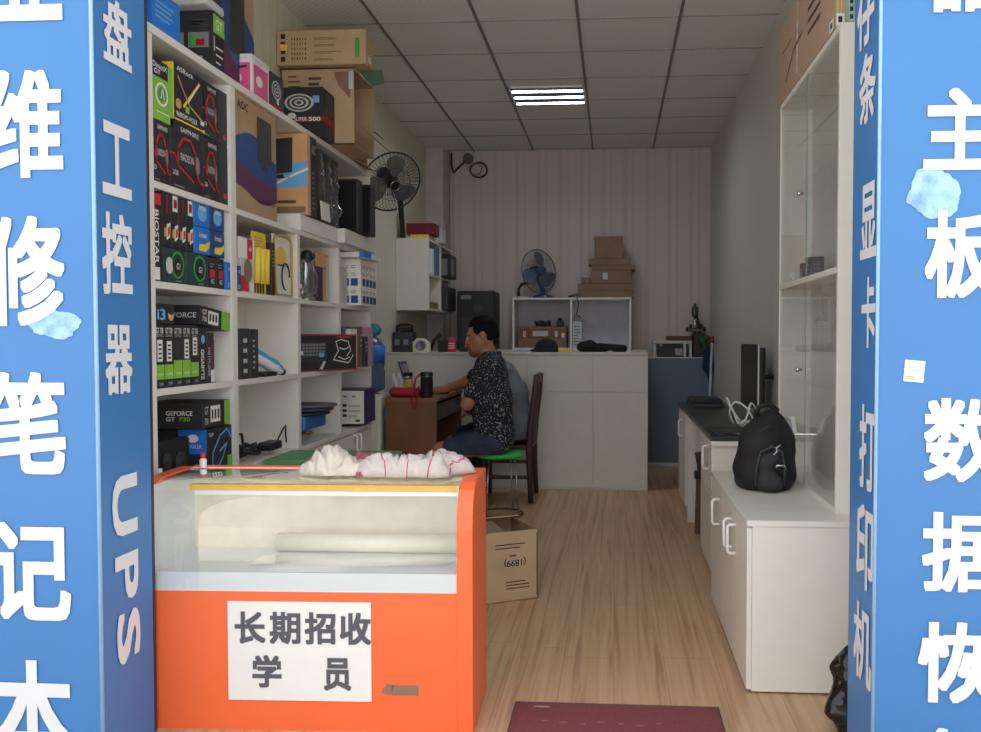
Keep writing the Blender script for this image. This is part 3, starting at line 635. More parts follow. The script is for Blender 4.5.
def d_y(g, r): g.rect(r, .05, .3, .95, .78, gold, .001); g.bars(r, .15, .8, .85, .95, 3, gold, .4); [g.rect(r, .12+.2*k, .02, .24+.2*k, .3, inkb, .0016) for k in range(4)]
def b_y(c, rt):
    for k in range(3): G().tube([c+Vector((.012, -.055+.05*k, .05)), c+Vector((.016, -.055+.05*k, .21))], .018, yellow, 12).obj('cable_bundle', rt)
blister('cable_pack', 'yellow hanging cable pack with black base, in the second bay', 'pack', 3.88, 4.04, 1.735, yellow, d_y, bulge=b_y)
carton('slim_box', 'thin dark brown box between the yellow pack and the gold-rimmed blister', 'box', *spine(4.06, 4.10, 1.45, 1.70, .1), M('dark_brown', (58, 42, 38), .5), lambda g, r, f: (g.bars(r, .1, .55, .9, .9, 5, gold, .3), None))
def d_gold(g, r): g.disc(r, .45, .66, .3, .16, yellow, .001); g.rect(r, .08, .5, .9, .53, lblue, .001); g.bars(r, .2, .86, .8, .93, 2, ltgrey, .5)
def b_gold(c, rt):
    y = .115; G().tube([c+Vector((.008, s*y*(.8 if t in (0, 1) else 1), z)) for s, z, t in ((-1, .012, 0), (-1, .27, 2), (-.7, .298, 3), (.7, .298, 3), (1, .27, 2), (1, .012, 2))], .0055, gold, 8, True).obj('rim', rt)
    P = [c+Vector((.02, .05*math.cos(a), .1+.065*math.sin(a))) for a in [i*2*math.pi/16 for i in range(13)]]; G().tube(P, .004, black, 8).obj('headset_cable', rt)
blister('headset_blister', 'white blister pack with a gold rim and a black cable, end of the second bay', 'pack', 4.12, 4.355, 1.752, paper, d_gold, bulge=b_gold)
# bay three, 1.45
blister('accessory_card', 'small green and red card pack at the left of the third bay', 'pack', 4.44, 4.52, 1.60, paper, lambda g, r: (g.rect(r, 0, .55, 1, 1, green, .001), g.rect(r, .2, .1, .9, .4, red, .001)))
rt = T('webcam_blister', 'webcam with round black head on a silver stem in crinkled clear packing', 'webcam', (-1.64, 4.60, 1.45))
G().lathe((-1.64, 4.60, 1.45), [(.05, 0), (.05, .01), (.018, .03), (.014, .19), (.018, .2)], steel, 16).obj('stem', rt)
blob('head', [('ell', (-1.63, 4.60, 1.685), (.034, .036, .034))], .006, black, rt); G().lathe((-1.597, 4.60, 1.685), [(.015, 0), (.012, .006)], dkgrey, 16, (1, -.4, 0)).obj('lens', rt)
blob('clear_packing', [('cap', (-1.64, 4.60, 1.50), (-1.64, 4.60, 1.66), .055, .045), ('cap', (-1.64, 4.54, 1.49), (-1.64, 4.66, 1.49), .035, .035)], .01, clearp, rt, .03, disp=crinkle)
blister('headset_card', 'tall orange and purple card pack at the right of the third bay', 'pack', 4.72, 4.95, 1.72, purple, lambda g, r: (g.rect(r, 0, .72, 1, 1, orange, .001), g.disc(r, .3, .45, .2, .2, dkgrey), g.rect(r, .55, .0, .8, .7, orange, .0012), g.disc(r, .35, .12, .12, .09, inkb), g.rect(r, .8, 0, 1, .95, ltgrey, .0014)))
# bay four, 1.45
def d_ic(g, r, f):
    for fa in (r, f):
        for v in (.05, .42): [g.rect(fa, .1+.22*k, v, .27+.22*k, v+.16, dblue, .001) or g.rect(fa, .14+.22*k, v+.05, .23+.22*k, v+.11, paper, .0016) for k in range(4)]
        for v in (.26, .64, .8): [g.bars(fa, .1+.22*k, v, .26+.22*k, v+.08, 2, midgrey, .4, k) for k in range(4)]
carton('router_box', 'white box printed with rows of small dark icons in the end bay', 'box', (-1.80, 5.30, 1.45), (-1.545, 5.66, 1.735), paper, d_ic)
carton('router_box', 'narrow white box with a dark blue-edged front, left of the icon box', 'box', (-1.80, 5.11, 1.45), (-1.62, 5.27, 1.70), paper, lambda g, r, f: (g.rect(f, .5, .05, .97, .9, dkgrey, .001), g.rect(f, .6, .08, .9, .84, lblue, .0016), g.rect(r, .1, .05, .9, .9, ltgrey, .001)))
carton('white_carton', 'thin white carton with a blue tip lying on the icon box', 'box', (-1.70, 5.22, 1.737), (-1.50, 5.60, 1.768), paper, lambda g, r, f: (g.rect(f, .85, 0, 1, 1, blue, .001), g.rect(r, 0, 0, .4, 1, blue, .001)))
for i, (y, wd, h, m, lab) in enumerate(((5.10, .05, .27, dkgrey, 'dark manual box standing leftmost in the row in the end bay'), (5.155, .04, .25, M('slate', (92, 94, 104), .6), 'slate grey software box standing second in the end bay row'), (5.20, .12, .235, paper, 'broad white box standing mid-row in the end bay'), (5.34, .05, .25, M('dull_brown', (122, 84, 76), .6), 'dull brown box standing right of the broad white one'), (5.40, .07, .19, dkgrey, 'short dark box standing near the end of the row'), (5.50, .05, .25, M('faded_pink', (178, 132, 144), .6), 'faded pink box standing last in the end bay row'))):
    x = -1.60+.02*(i > 1)+.012*i
    carton('software_box', lab, 'box', (x-.16, y, 1.07), (x-.02, y+wd, 1.07+h), m, lambda g, r, f: (g.bars(f, .2, .5, .8, .9, 3, ltgrey, .4), g.bars(r, .2, .5, .8, .9, 3, ltgrey, .4)))
# bay two, 1.07
def d_dk(g, r, f): [g.rect(r, .3, .12+.2*k, .7, .2+.2*k, ltgrey, .001) for k in range(4)]; g.line(f, [(.55, .1), (.55, .35), (.8, .45), (.8, .75), (.6, .88), (.55, .97)], .01, orange)
carton('hard_disk_box', 'dark grey box with orange outline standing at the left of the second bay', 'box', *spine(3.70, 3.80, 1.07, 1.292, .16), dkgrey, d_dk)
carton('hard_disk_box', 'dark grey box standing directly right of the orange-outlined box', 'box', *spine(3.805, 3.895, 1.07, 1.29, .16), dkgrey, lambda g, r, f: g.bars(r, .3, .2, .6, .85, 6, ltgrey, .4))
rt = T('hand_scanner', 'blue and white handheld scanner leaning in the second bay', 'scanner', (-1.64, 4.03, 1.07))
blob('body', [('cap', (-1.66, 3.95, 1.175), (-1.62, 4.08, 1.12), .035, .03), ('cap', (-1.62, 4.08, 1.12), (-1.61, 4.14, 1.098), .028, .024)], .006, lblue, rt, paint=lambda C: ((C[:, 2]-1.13+.42*(C[:, 1]-4.05)) < 0).astype(int), mats=[M('scanner_blue', (60, 165, 215), .35), paper])
G().box((-1.70, 3.96, 1.07), (-1.60, 4.1, 1.092), black, .008).obj('base', rt); G().lathe((-1.61, 4.15, 1.095), [(.02, 0), (.018, .03)], dkgrey, 14, (.1, 1, -.4)).obj('nose', rt)
# bay three: keyboard carton standing at the shelf edge
c = Vector((-1.575, 4.72, 1.07)); rz = math.radians(-62)
g = G(c, rz=math.pi/2-math.radians(25)); A, B = Vector((-.25, 0, 0)), Vector((.25, .07, .20)); g.box(A, B, inkb, .002)
f = faceF(A, B); g.line(f, [(.01, .03), (.01, .97), (.99, .97), (.99, .03), (.01, .03)], .003, red); g.poly(f, [(.03, .3), (.03, .86), (.52, .8), (.52, .2)], dkgrey, .001)
for i in range(9):
    for j in range(4): g.rect(f, .05+.05*i, .42+.09*j, .09+.05*i, .48+.09*j, midgrey, .0016)
for P in ([(.62, .3), (.7, .55), (.66, .8), (.74, .86)], [(.74, .86), (.86, .8), (.9, .55), (.84, .4)], [(.62, .3), (.86, .2), (.94, .42)], [(.72, .62), (.8, .58), (.86, .64)], [(.7, .38), (.8, .3), (.88, .36)]): g.line(f, P, .006, paper)
g.rect(f, .68, .91, .9, .945, red, .0016); g.rect(f, .1, .45, .16, .55, paper, .002); g.rect(f, .4, .38, .47, .5, lblue, .002); g.poly(f, [(.4, .05), (.47, .28), (.5, .25), (.45, .05)], ltgrey, .002)
S('keyboard_box', g, 'long black gaming-keyboard box with white mask drawing, angled out over the shelf edge', 'box', c)
# bay three .71: pile of discs and leads
rt = T('disc_tray', 'blue plastic disc tray in the bottom of the third bay, over loose leads', 'tray', (-1.70, 4.62, .765)); G().box((-1.82, 4.46, .765), (-1.60, 4.80, .84), M('tray_blue', (46, 120, 190), .5), .012).obj('tray', rt)
for i in range(3):
    g = G(); g.lathe((-1.68+.01*i, 4.62+.03*i, .842+.018*i), [(.15, 0), (.155, .004), (.155, .010), (.15, .014), (.02, .015)], (black, dkgrey, M('slate', (92, 94, 104), .6))[i], 28)
    S('disc_wallet', g, ('black round disc wallet at the bottom of the pile on the blue tray', 'dark grey round disc wallet in the middle of the pile on the blue tray', 'slate round disc wallet on top of the pile on the blue tray')[i], 'disc', (-1.68, 4.62, .842+.018*i), 'disc wallets')
def tangle(name, label, c, ext, nl, m, r, seed, cat='cable'):
    rnd = random.Random(seed); P = []; c = Vector(c)
    for i in range(nl*14):
        a = i/14*2*math.pi; k = rnd.uniform(.7, 1); L = i/(nl*14)
        P.append(c+Vector((ext[0]*(.55*math.cos(a)*k+.3*math.sin(3.1*L*6)), ext[1]*((L-.5)*1.1+.35*math.sin(a)*k), r+ext[2]*(.5+.5*math.sin(a*1.37+seed))*rnd.uniform(.4, 1))))
    g = G(); g.tube(P, r, m, 7); return S(name, g, label, cat, c)
tangle('lead_bundle', 'yellow and black lead bundle under the blue disc tray', (-1.70, 4.62, .71), (.07, .26, .035), 3, gold, .006, 3)
tangle('lead_bundle', 'tangle of black power leads lying on the bottom shelf of the second bay', (-1.71, 3.92, .71), (.10, .42, .04), 5, black, .008, 5)
rt = T('power_adapter', 'black power adapter with a looped lead standing on the bottom shelf of the second bay', 'adapter', (-1.70, 4.16, .712)); G().box((-1.69, 4.06, .712), (-1.62, 4.2, .752), black, .008).obj('brick', rt)
G().tube([(-1.655, 4.2, .73), (-1.64, 4.26, .80), (-1.65, 4.32, .81), (-1.66, 4.35, .75), (-1.66, 4.355, .72)], .004, black, 8).obj('lead', rt)
G().tube([(-1.66, 3.70, .74), (-1.66, 3.74, .83), (-1.66, 3.82, .82), (-1.66, 3.84, .75), (-1.66, 3.80, .72), (-1.66, 4.06, .73)], .006, black, 8).obj('lead', rt)
# bay four .71
def d_rt(g, r, f):
    for k in range(4): g.rect(f, .12+.2*k, .78, .2+.2*k, .83, midgrey, .001)
    for k in range(3): g.bars(f, .12, .5-.15*k, .4, .58-.15*k, 2, midgrey, .4, k); g.rect(f, .5, .5-.15*k, .6, .58-.15*k, dkgrey, .001); g.bars(f, .64, .5-.15*k, .95, .58-.15*k, 2, midgrey, .4, k+5)
    g.rect(f, .8, .06, .9, .13, dkgrey, .001); [g.disc(r, .2+.3*i, .3+.4*j, .08, .08, dblue) for i in range(3) for j in (0, 1)]
carton('router_box', 'router box with white printed front and dark purple sides, low in the end bay', 'box', (-1.84, 5.42, .71), (-1.565, 5.68, .925), M('purple_navy', (58, 52, 96), .5), lambda g, r, f: (g.rect(f, 0, 0, 1, .97, paper, .0006), d_rt(g, r, f)))

# ================================================================ DISPLAY CASE
K = .93
def Zk(z): return 1.25-K*(1.25-z)
CXa, CXb, CYf, CYb, CT = -1.535, -.441, 2.716, 3.08, Zk(.757)
rt = T('display_counter', 'orange display counter with curved glass front at the shop doorway', 'display case', (CXb, CYf, 0)); case_root = rt; first_on_case = len(bpy.data.objects)
om = M('orange_laminate', (240, 106, 56), .38, var=.03, scale=3); omd = M('orange_edge', (240, 96, 48), .4)
prof = [(CYf, 0), (CYf, Zk(.60)), (CYf+.006, Zk(.65)), (CYf+.022, Zk(.695)), (CYf+.05, Zk(.73)), (CYf+.088, Zk(.75)), (CYf+.13, CT), (CYb, CT), (CYb, 0)]
for x0, x1 in ((CXa, CXa+.051), (CXb-.051, CXb)):
    G().slab([(x0, y, z) for y, z in prof], (x1-x0, 0, 0), om).obj('end_panel', rt, bevel=.003)
g = G(); g.box((CXa+.051, CYf+.004, 0), (CXb-.051, CYf+.02, Zk(.385)), om); g.obj('front_panel', rt)
caswh = M('case_white', (220, 223, 222), .4, var=.01)
G().box((CXa+.051, CYf+.006, Zk(.385)), (CXb-.051, CYb-.02, Zk(.45)), caswh).obj('deck', rt)
bk = M('case_cream_panel', (240, 232, 205), .45); g = G(); g.box((CXa+.051, CYb-.022, 0), (CXb-.051, CYb, CT-.001), bk); g.obj('back_panel', rt); G().box((CXa+.05, CYb-.016, CT-.006), (CXb-.05, CYb+.002, CT+.004), om).obj('back_rail', rt)
g = G(); g.box((CXa+.051, CYf+.05, Zk(.45)), (CXa+.054, CYb-.022, Zk(.74)), caswh); g.box((CXb-.054, CYf+.05, Zk(.45)), (CXb-.051, CYb-.022, Zk(.74)), caswh); g.obj('liner', rt)
n = len(prof)-2; P = prof[1:-1]
P = [(CYf+.003, Zk(.39))]+[(y+.003, z-.003) for y, z in P[:-1]]+[(CYb-.002, CT-.003)]
g = G(); vs_ = []
for y, z in P: vs_ += [(CXa+.051, y, z), (CXb-.051, y, z)]
g.add(vs_, [(2*i, 2*i+1, 2*i+3, 2*i+2) for i in range(len(P)-1)], casegl, True); g.obj('glass', rt)
G().box((CXa+.15, CYf+.095, Zk(.715)), (CXb-.052, CYf+.125, Zk(.735)), M('yellow_wood', (238, 190, 84), .5)).obj('wood_strip', rt)
G().box((CXa+.17, CYf+.088, Zk(.700)), (CXb-.054, CYf+.093, Zk(.714)), handlew).obj('edge_strip', rt)
g = G(); g.rect((Vector((-.70, CYf+.0035, Zk(.03))), Vector((.1, 0, 0)), Vector((0, 0, .04))), 0, .1, .85, .9, cardd); g.poly((Vector((-.735, CYf+.0035, Zk(.03))), Vector((.1, 0, 0)), Vector((0, 0, .04))), [(.0, .3), (.3, .1), (.45, .9), (.2, 1)], cardd); g.obj('tape_remnant', rt)
# cream roll added for the bright reflections on the glass, and a clear sheet
rollm = M('roll_cream', (232, 226, 204), .22, var=.05)
g = G(); g.tube([(-1.16, 3.0, Zk(.45)+.033), (-.52, 2.99, Zk(.45)+.033)], .032, rollm, 20); g.tube([(-1.162, 3.0, Zk(.45)+.033), (-1.158, 3.0, Zk(.45)+.033)], .019, cardd, 16)
S('reflection_roll', g, 'cream roll imitating bright glass reflections along the back of the display counter', 'roll', (-.84, 3.0, Zk(.45)))
g = G(); pts = []; nn = 26
for i in range(nn):
    t = i/(nn-1); x = -1.19+.66*t; dz = .0035+.004*math.sin(t*9)
    pts += [(x, 2.80, Zk(.45)+.0015+dz), (x+.01, 2.93, Zk(.45)+.0015+dz*.8)]
g.add(pts, [(2*i, 2*i+2, 2*i+3, 2*i+1) for i in range(nn-1)], clearp, True); S('film_sheet', g, 'flat clear plastic sheet on the white deck of the display counter', 'sheet', (-.86, 2.87, Zk(.45)))
# paper notice
A, B = (-1.223, CYf-.0005, Zk(.012)), (-.764, CYf+.003, Zk(.352))
g = G(); g.box(A, B, paper); fa = faceF(A, B)
nk = M('notice_ink', (84, 84, 92), .6)
for i, t in enumerate('长期招收'): g.text(fa, t, .05+.245*i, .575, .265+.245*i, .90, nk, .03)
g.text(fa, '学', .17, .13, .375, .46, nk, .03); g.text(fa, '员', .67, .11, .86, .44, nk, .03)
S('paper_notice', g, 'white paper notice with large grey Chinese characters on the orange counter front', 'notice', (-1.0, CYf, Zk(.012)))
# rags on top
rag = M('rag_cloth', (196, 185, 178), .9, var=.06, scale=60, bump=.3); ragr = M('rag_stripe', (186, 84, 108), .9)
def cloth(name, label, cx, cy, lx, ly, hz, seed, mats, stripe, z0):
    nx, ny = 70, 34; V = []; F = []; MI = []
    rnd = random.Random(seed)
    for i in range(nx+1):
        for j in range(ny+1):
            u, v = i/nx*2-1, j/ny*2-1; a = math.atan2(v, u)
            k = 1+.3*noise.noise(Vector((math.cos(a)*1.7+seed, math.sin(a)*1.7, 2)))
            x = cx+lx*u*k*math.sqrt(1-v*v/2.4); y = cy+ly*v*k*math.sqrt(1-u*u/2.4)
            r = max(abs(u), abs(v)); env = max(0, 1-r**3)**.55
            q = Vector((u*1.7+seed*3, v*1.2, seed)); wq = q+Vector((noise.noise(q*1.3), noise.noise(q*1.3+Vector((5, 1, 0))), 0))*.9
            rid = 1-abs(noise.noise(wq*1.6))*2.2; z = z0+.003+hz*env*max(.12, .42+.75*noise.noise(q*.8+Vector((9, 0, 0)))+.45*max(0, rid)**1.5)
            V.append((x, y, max(z0+.0015, z)))
    for i in range(nx):
        for j in range(ny):
            a = i*(ny+1)+j; F.append((a, a+ny+1, a+ny+2, a+1)); MI.append(1 if stripe and (i+int(j*.3)) % stripe in (0,) else 0)
    g = G(); g.add(V, F, mats[0], True); g.m = list(mats); g.mi = MI
    o = S(name, g, label, 'cloth', (cx, cy, z0)); s = o.modifiers.new('thick', 'SOLIDIFY'); s.thickness = .003; s.offset = 1
    return o
cloth('rag', 'plain whitish rag crumpled on the glass counter top, left of the striped one', -.93, 2.94, .125, .093, .075, 4, (M('rag_plain', (208, 198, 184), .9, bump=.3, scale=60), ragr), 0, CT)
cloth('rag', 'crumpled white rag with red stripes on the right of the glass counter top', -.67, 2.935, .185, .11, .075, 7, (rag, ragr), 17, CT)
cloth('rag', 'small dusty pink rag at the back of the counter top, left of the white rag', -1.01, 3.012, .05, .026, .05, 2, (M('rag_pink', (176, 96, 104), .9), ragr), 0, CT)
cloth('rag', 'small pink rag at the back of the counter top, between the two white rags', -.865, 3.03, .045, .022, .05, 9, (M('rag_pink', (176, 96, 104), .9), ragr), 0, CT)
g = G(); g.lathe((-1.44, 3.04, CT), [(.011, 0), (.012, .003), (.012, .028), (.007, .034)], paper, 14); g.lathe((-1.44, 3.04, CT+.034), [(.008, 0), (.008, .016), (.004, .02)], red, 14)
S('glue_bottle', g, 'tiny white bottle with red cap on the back left corner of the counter', 'bottle', (-1.44, 3.04, CT))
turned([case_root]+[o for o in bpy.data.objects if o.parent is None and o.get('category') and o.name.split('.')[0] in ('reflection_roll', 'film_sheet', 'paper_notice', 'rag', 'glue_bottle')], (CXb, CYf, 0), math.radians(1.7))
# green-topped bench behind the case
rt = T('side_table', 'low table with a green top behind the orange display counter', 'table', (-1.30, 4.04, 0))
G().box((-1.58, 3.86, .67), (-1.03, 4.22, .70), M('green_top', (96, 150, 100), .5), .006).obj('top', rt)
for x in (-1.51, -1.07):
    for yy in (3.90, 4.18): G().box((x-.015, yy-.015, 0), (x+.015, yy+.015, .67), steel).obj('leg', rt)
# ================================================================ RIGHT: low cabinet, glass cabinet, desk
rt = T('low_cabinet', 'low white cabinet with U handles by the doorway at right, under the glass cabinet', 'cabinet', (.71, 3.65, 0))
LX, LY0, LY1, LZ = .465, 3.10, 4.25, .612
G().box((LX+.02, LY0, .006), (XR-.004, LY1, LZ-.022), white).obj('body', rt, bevel=.0015)
G().box((LX, LY0-.004, LZ-.022), (XR-.004, LY1, LZ), white).obj('countertop', rt, bevel=.003)
G().box((LX+.03, LY0+.02, 0), (LX+.06, LY0+.08, .007), handlew).box((XR-.12, LY0+.02, 0), (XR-.06, LY0+.08, .007), handlew).box((LX+.006, LY1-.02, 0), (LX+.06, LY1, .04), handlew).obj('foot', rt)
for a, b, hy in ((3.103, 3.45, 3.40), (3.455, 3.80, 3.51), (3.805, 4.235, 3.93)):
    d = G().box((LX+.002, a, .012), (LX+.019, b, LZ-.026), white).obj('door', rt, bevel=.0015)
    uhandle((LX+.002, hy, .478), (0, 0, 1), (-.03, 0, 0), .11, d)
rt = T('glass_cabinet', 'tall white-framed glass display cabinet standing on the low cabinet at right', 'cabinet', (.88, 3.8, LZ))
GX, GY0, GY1, GZ = .80, 3.22, 4.36, 2.37
for y0 in (GY0, GY1-.022): G().box((GX, y0, LZ if y0 < 4 else LZ), (XR-.004, y0+.022, GZ), white).obj('side_panel', rt, bevel=.0015)
G().box((GX, GY0+.022, GZ-.022), (XR-.004, GY1-.022, GZ), white).obj('top_panel', rt)
G().box((GX, GY0+.022, 1.485), (XR-.004, GY1-.022, 1.507), white).obj('middle_shelf', rt)
G().box((GX+.004, GY0+.022, LZ), (XR-.004, GY1-.022, LZ+.018), white).obj('bottom_panel', rt)
G().box((XR-.008, GY0+.022, LZ+.018), (XR-.002, GY1-.022, GZ-.022), whiteb).obj('back_panel', rt)
for z in (1.05, 1.93): G().box((GX+.03, GY0+.024, z), (XR-.01, GY1-.024, z+.006), pane).obj('glass_shelf', rt)
for z0, z1, kz in ((LZ+.02, 1.483, 1.115), (1.509, GZ-.024, 1.865)):
    d = G().box((GX+.008, GY0+.024, z0), (GX+.013, 3.82, z1), pane).obj('glass_door', rt)
    d2 = G().box((GX+.002, 3.75, z0), (GX+.007, GY1-.024, z1), pane).obj('glass_door', rt)
    G().lathe((GX+.002, 3.83, kz), [(.006, 0), (.006, .012), (.012, .014), (.012, .022), (.008, .024)], chrome, 16, (-1, 0, 0)).obj('knob', d2)
    G().box((GX-.001, 3.745, z0), (GX+.001, 3.75, z1), M('glass_edge', (120, 140, 138), .4)).obj('edge', d2)
def small_box(name, label, a, b, m): carton(name, label, 'box', a, b, m, lambda g, r, f: (g.bars(f, .2, .2, .8, .8, 3, midgrey, .4), g.bars(faceL(Vector(a)-Vector(((a[0]+b[0])/2, (a[1]+b[1])/2, a[2])), Vector(b)-Vector(((a[0]+b[0])/2, (a[1]+b[1])/2, a[2]))), .2, .2, .8, .8, 3, ltgrey, .4)), bev=.001)
small_box('small_box', 'small dark box inside the upper glass cabinet, beside the knob seam', (.84, 3.86, 1.507), (.90, 3.95, 1.60), dkgrey)
small_box('small_box', 'small grey box inside the upper glass cabinet, left of the dark one', (.84, 3.99, 1.507), (.90, 4.07, 1.585), midgrey)
small_box('small_box', 'pale flat box on the middle board of the glass cabinet near the door frame', (.85, 3.30, 1.507), (.93, 3.44, 1.545), ltgrey)
small_box('small_box', 'small white box on the upper glass shelf of the glass cabinet', (.86, 3.30, 1.936), (.92, 3.38, 2.01), ltgrey)
# big carton on the cabinet
a, b = (.796, 3.28, GZ+.002), (.955, 4.42, GZ+.36)
c = Vector(((a[0]+b[0])/2, (a[1]+b[1])/2, a[2])); rt = T('long_carton', 'long brown carton lying on top of the glass cabinet at right', 'box', c)
cardr = M('cardboard_reddish', (188, 156, 132), .8, var=.06, scale=6)
g = G(); g.box(a, b, cardr, .003); fl = faceL(a, b); ff = faceF(a, b)
g.rect(fl, .12, .62, .3, .64, ink); g.bars(fl, .6, .35, .8, .75, 3, ink, .35, 2); g.line(fl, [(.2, .2), (.35, .45), (.5, .5)], .012, ink)
for k in range(5): g.rect(fl, .405, .12+.13*k, .42, .19+.13*k, paper)
for k in range(4): g.rect(ff, .45+.11*k, .32, .52+.11*k, .38, ink, .001); g.rect(ff, .45+.11*k, .42, .52+.11*k, .48, ink, .001)
g.obj('body', rt)
g = G(); g.rect(fl, .93, .0, .985, .12, paper, .002); g.rect(fl, .945, .03, .97, .09, inkb, .003); g.rect(ff, .02, .02, .2, .14, paper, .002); g.rect(ff, .06, .05, .15, .11, inkb, .003); g.rect(ff, .04, .0, .06, 1, yellow, .0014); g.rect(ff, .12, .0, .14, 1, yellow, .0014); g.obj('shipping_label', rt)
g = G(); g.rect(fl, .40, .1, .43, 1, M('tape_pale', (206, 180, 166), .4), .0007); g.obj('tape_strip', rt)
a, b = (.83, 3.225, GZ+.002), (.93, 3.272, 2.48)
carton('seal_box', 'small green and white box standing on the glass cabinet before the long carton', 'box', a, b, M('mint_green', (150, 190, 168), .6), lambda g, r, f: (g.rect(f, .2, 0, .62, 1, paper, .001), [g.rect(f, .03, .1+.25*k, .14, .25+.25*k, inkb, .001) for k in range(4)]))
# desk
rt = T('office_desk', 'white desk with a dark green-black top along the right wall, behind the low cabinet', 'desk', (.73, 5.8, 0))
DZ, DX0 = .742, .50
dtop = M('desk_top', (42, 50, 46), .3, var=.1)
G().box((DX0, 4.55, DZ-.022), (XR-.004, 7.05, DZ), dtop).obj('desktop', rt, bevel=.002)
G().box((DX0+.02, 4.57, 0), (XR-.004, 5.14, DZ-.022), white).obj('pedestal', rt)
G().box((DX0-.002, 4.545, DZ-.046), (XR-.24, 4.57, DZ-.0225), white).obj('edge_strip', rt)
d = G().box((DX0+.003, 4.575, .44), (DX0+.02, 5.12, DZ-.03), white).obj('drawer', rt, bevel=.0015); uhandle((DX0+.003, 4.72, .615), (0, 0, 1), (-.03, 0, 0), .12, d)
G().box((DX0+.003, 4.575, .05), (DX0+.02, 5.12, .434), white).obj('door', rt, bevel=.0015)
G().box((DX0, 5.98, 0), (DX0+.06, 6.02, DZ-.022), white).obj('leg_panel', rt); G().box((DX0+.06, 5.985, .1), (XR-.004, 6.015, DZ-.022), white).obj('modesty_panel', rt)
G().box((DX0+.03, 6.32, .0), (XR-.004, 7.0, DZ-.022), white).obj('pedestal', rt)
d = G().box((DX0+.012, 6.34, .04), (DX0+.03, 6.98, DZ-.03), white).obj('door', rt, bevel=.0015); uhandle((DX0+.012, 6.6, .58), (0, 0, 1), (-.03, 0, 0), .12, d)
# broom under the desk
rt = T('hand_broom', 'short brown broom with a dark grip leaning under the desk', 'broom', (.56, 5.6, 0))
g = G(); br = M('broom_brown', (110, 78, 62), .8, var=.25, scale=50); g.slab([(.52, 5.62, .0), (.60, 5.62, .0), (.595, 5.62, .36), (.53, 5.62, .36)], (0, .07, 0), br); g.obj('bristles', rt)
G().box((.515, 5.61, .35), (.605, 5.70, .40), black, .01).obj('head', rt); G().tube([(.56, 5.65, .39), (.54, 5.64, .52)], [.022, .026], M('broom_grip', (64, 50, 46), .7), 12).obj('grip', rt)
# on the desk
rt = T('laptop', 'closed dark laptop with a silver front edge on the near end of the desk', 'laptop', (.63, 4.75, DZ)); G().box((.52, 4.62, DZ), (.78, 4.86, DZ+.022), black, .005).obj('body', rt); G().box((.53, 4.617, DZ+.006), (.71, 4.621, DZ+.014), chrome).obj('front_trim', rt); G().lathe((.742, 4.613, DZ+.012), [(.008, 0), (.009, .004), (.006, .012)], chrome, 12, (0, -1, 0)).obj('hinge_cap', rt)
rt = T('laptop', 'closed black laptop lying at the far left corner of the desk', 'laptop', (.66, 6.7, DZ)); G().box((.56, 6.45, DZ), (.80, 6.85, DZ+.03), dkgrey, .006).obj('base', rt); G().box((.57, 6.47, DZ+.031), (.79, 6.86, DZ+.06), black, .008).obj('lid', rt)
rt = T('flat_monitor', 'thin black flat monitor seen edge-on on the desk by the right wall', 'monitor', (.855, 5.5, DZ))
g = G((.845, 5.5, DZ), rz=math.radians(6)); g.box((-.012, -.21, .08), (.0, .21, .47), black, .003); g.obj('screen', rt)
g = G((.845, 5.5, DZ), rz=math.radians(6)); g.box((-.014, -.213, .076), (-.004, -.208, .474), chrome, .001); g.obj('bezel', rt)
g = G((.845, 5.5, DZ), rz=math.radians(6)); g.box((.0, -.205, .10), (.035, .205, .45), black, .008); g.obj('back_shell', rt)
g = G((.845, 5.5, DZ)); g.box((-.1, -.12, 0), (.085, .12, .012), black, .004); g.box((.022, -.03, .01), (.045, .03, .3), black, .004); g.obj('stand', rt)
G().tube([(.86, 5.45, DZ+.27), (.90, 5.38, DZ+.275), (.958, 5.36, DZ+.275)], .012, black, 8).obj('wall_arm', rt)
rt = T('network_switch', 'small white network box with looped pale leads on the desk before the monitor', 'router', (.80, 5.15, DZ)); G().box((.72, 5.08, DZ), (.88, 5.2, DZ+.03), ltgrey, .006).obj('body', rt)
for k, P in enumerate(([(.74, 5.2, .76), (.68, 5.3, .86), (.66, 5.2, .90), (.68, 5.1, .84), (.70, 5.0, .77), (.74, 4.98, .80), (.78, 5.06, .88), (.84, 5.1, .80), (.88, 5.08, .77)], [(.70, 5.2, .75), (.67, 5.16, .82), (.70, 5.14, .88), (.76, 5.12, .85), (.80, 5.1, .78)], [(.72, 5.0, .78), (.8, 4.96, .78), (.87, 4.98, .79), (.91, 5.05, .83)])):
    cu = []
    for i in range(len(P)-1):
        p0 = Vector(P[max(i-1, 0)]); p1 = Vector(P[i]); p2 = Vector(P[i+1]); p3 = Vector(P[min(i+2, len(P)-1)])
        for t in (0, .25, .5, .75): cu.append(.5*((2*p1)+(p2-p0)*t+(2*p0-5*p1+4*p2-p3)*t*t+(3*p1-p0-3*p2+p3)*t**3))
    G().tube(cu+[Vector(P[-1])], .0055, handlew, 7).obj('lead', rt)
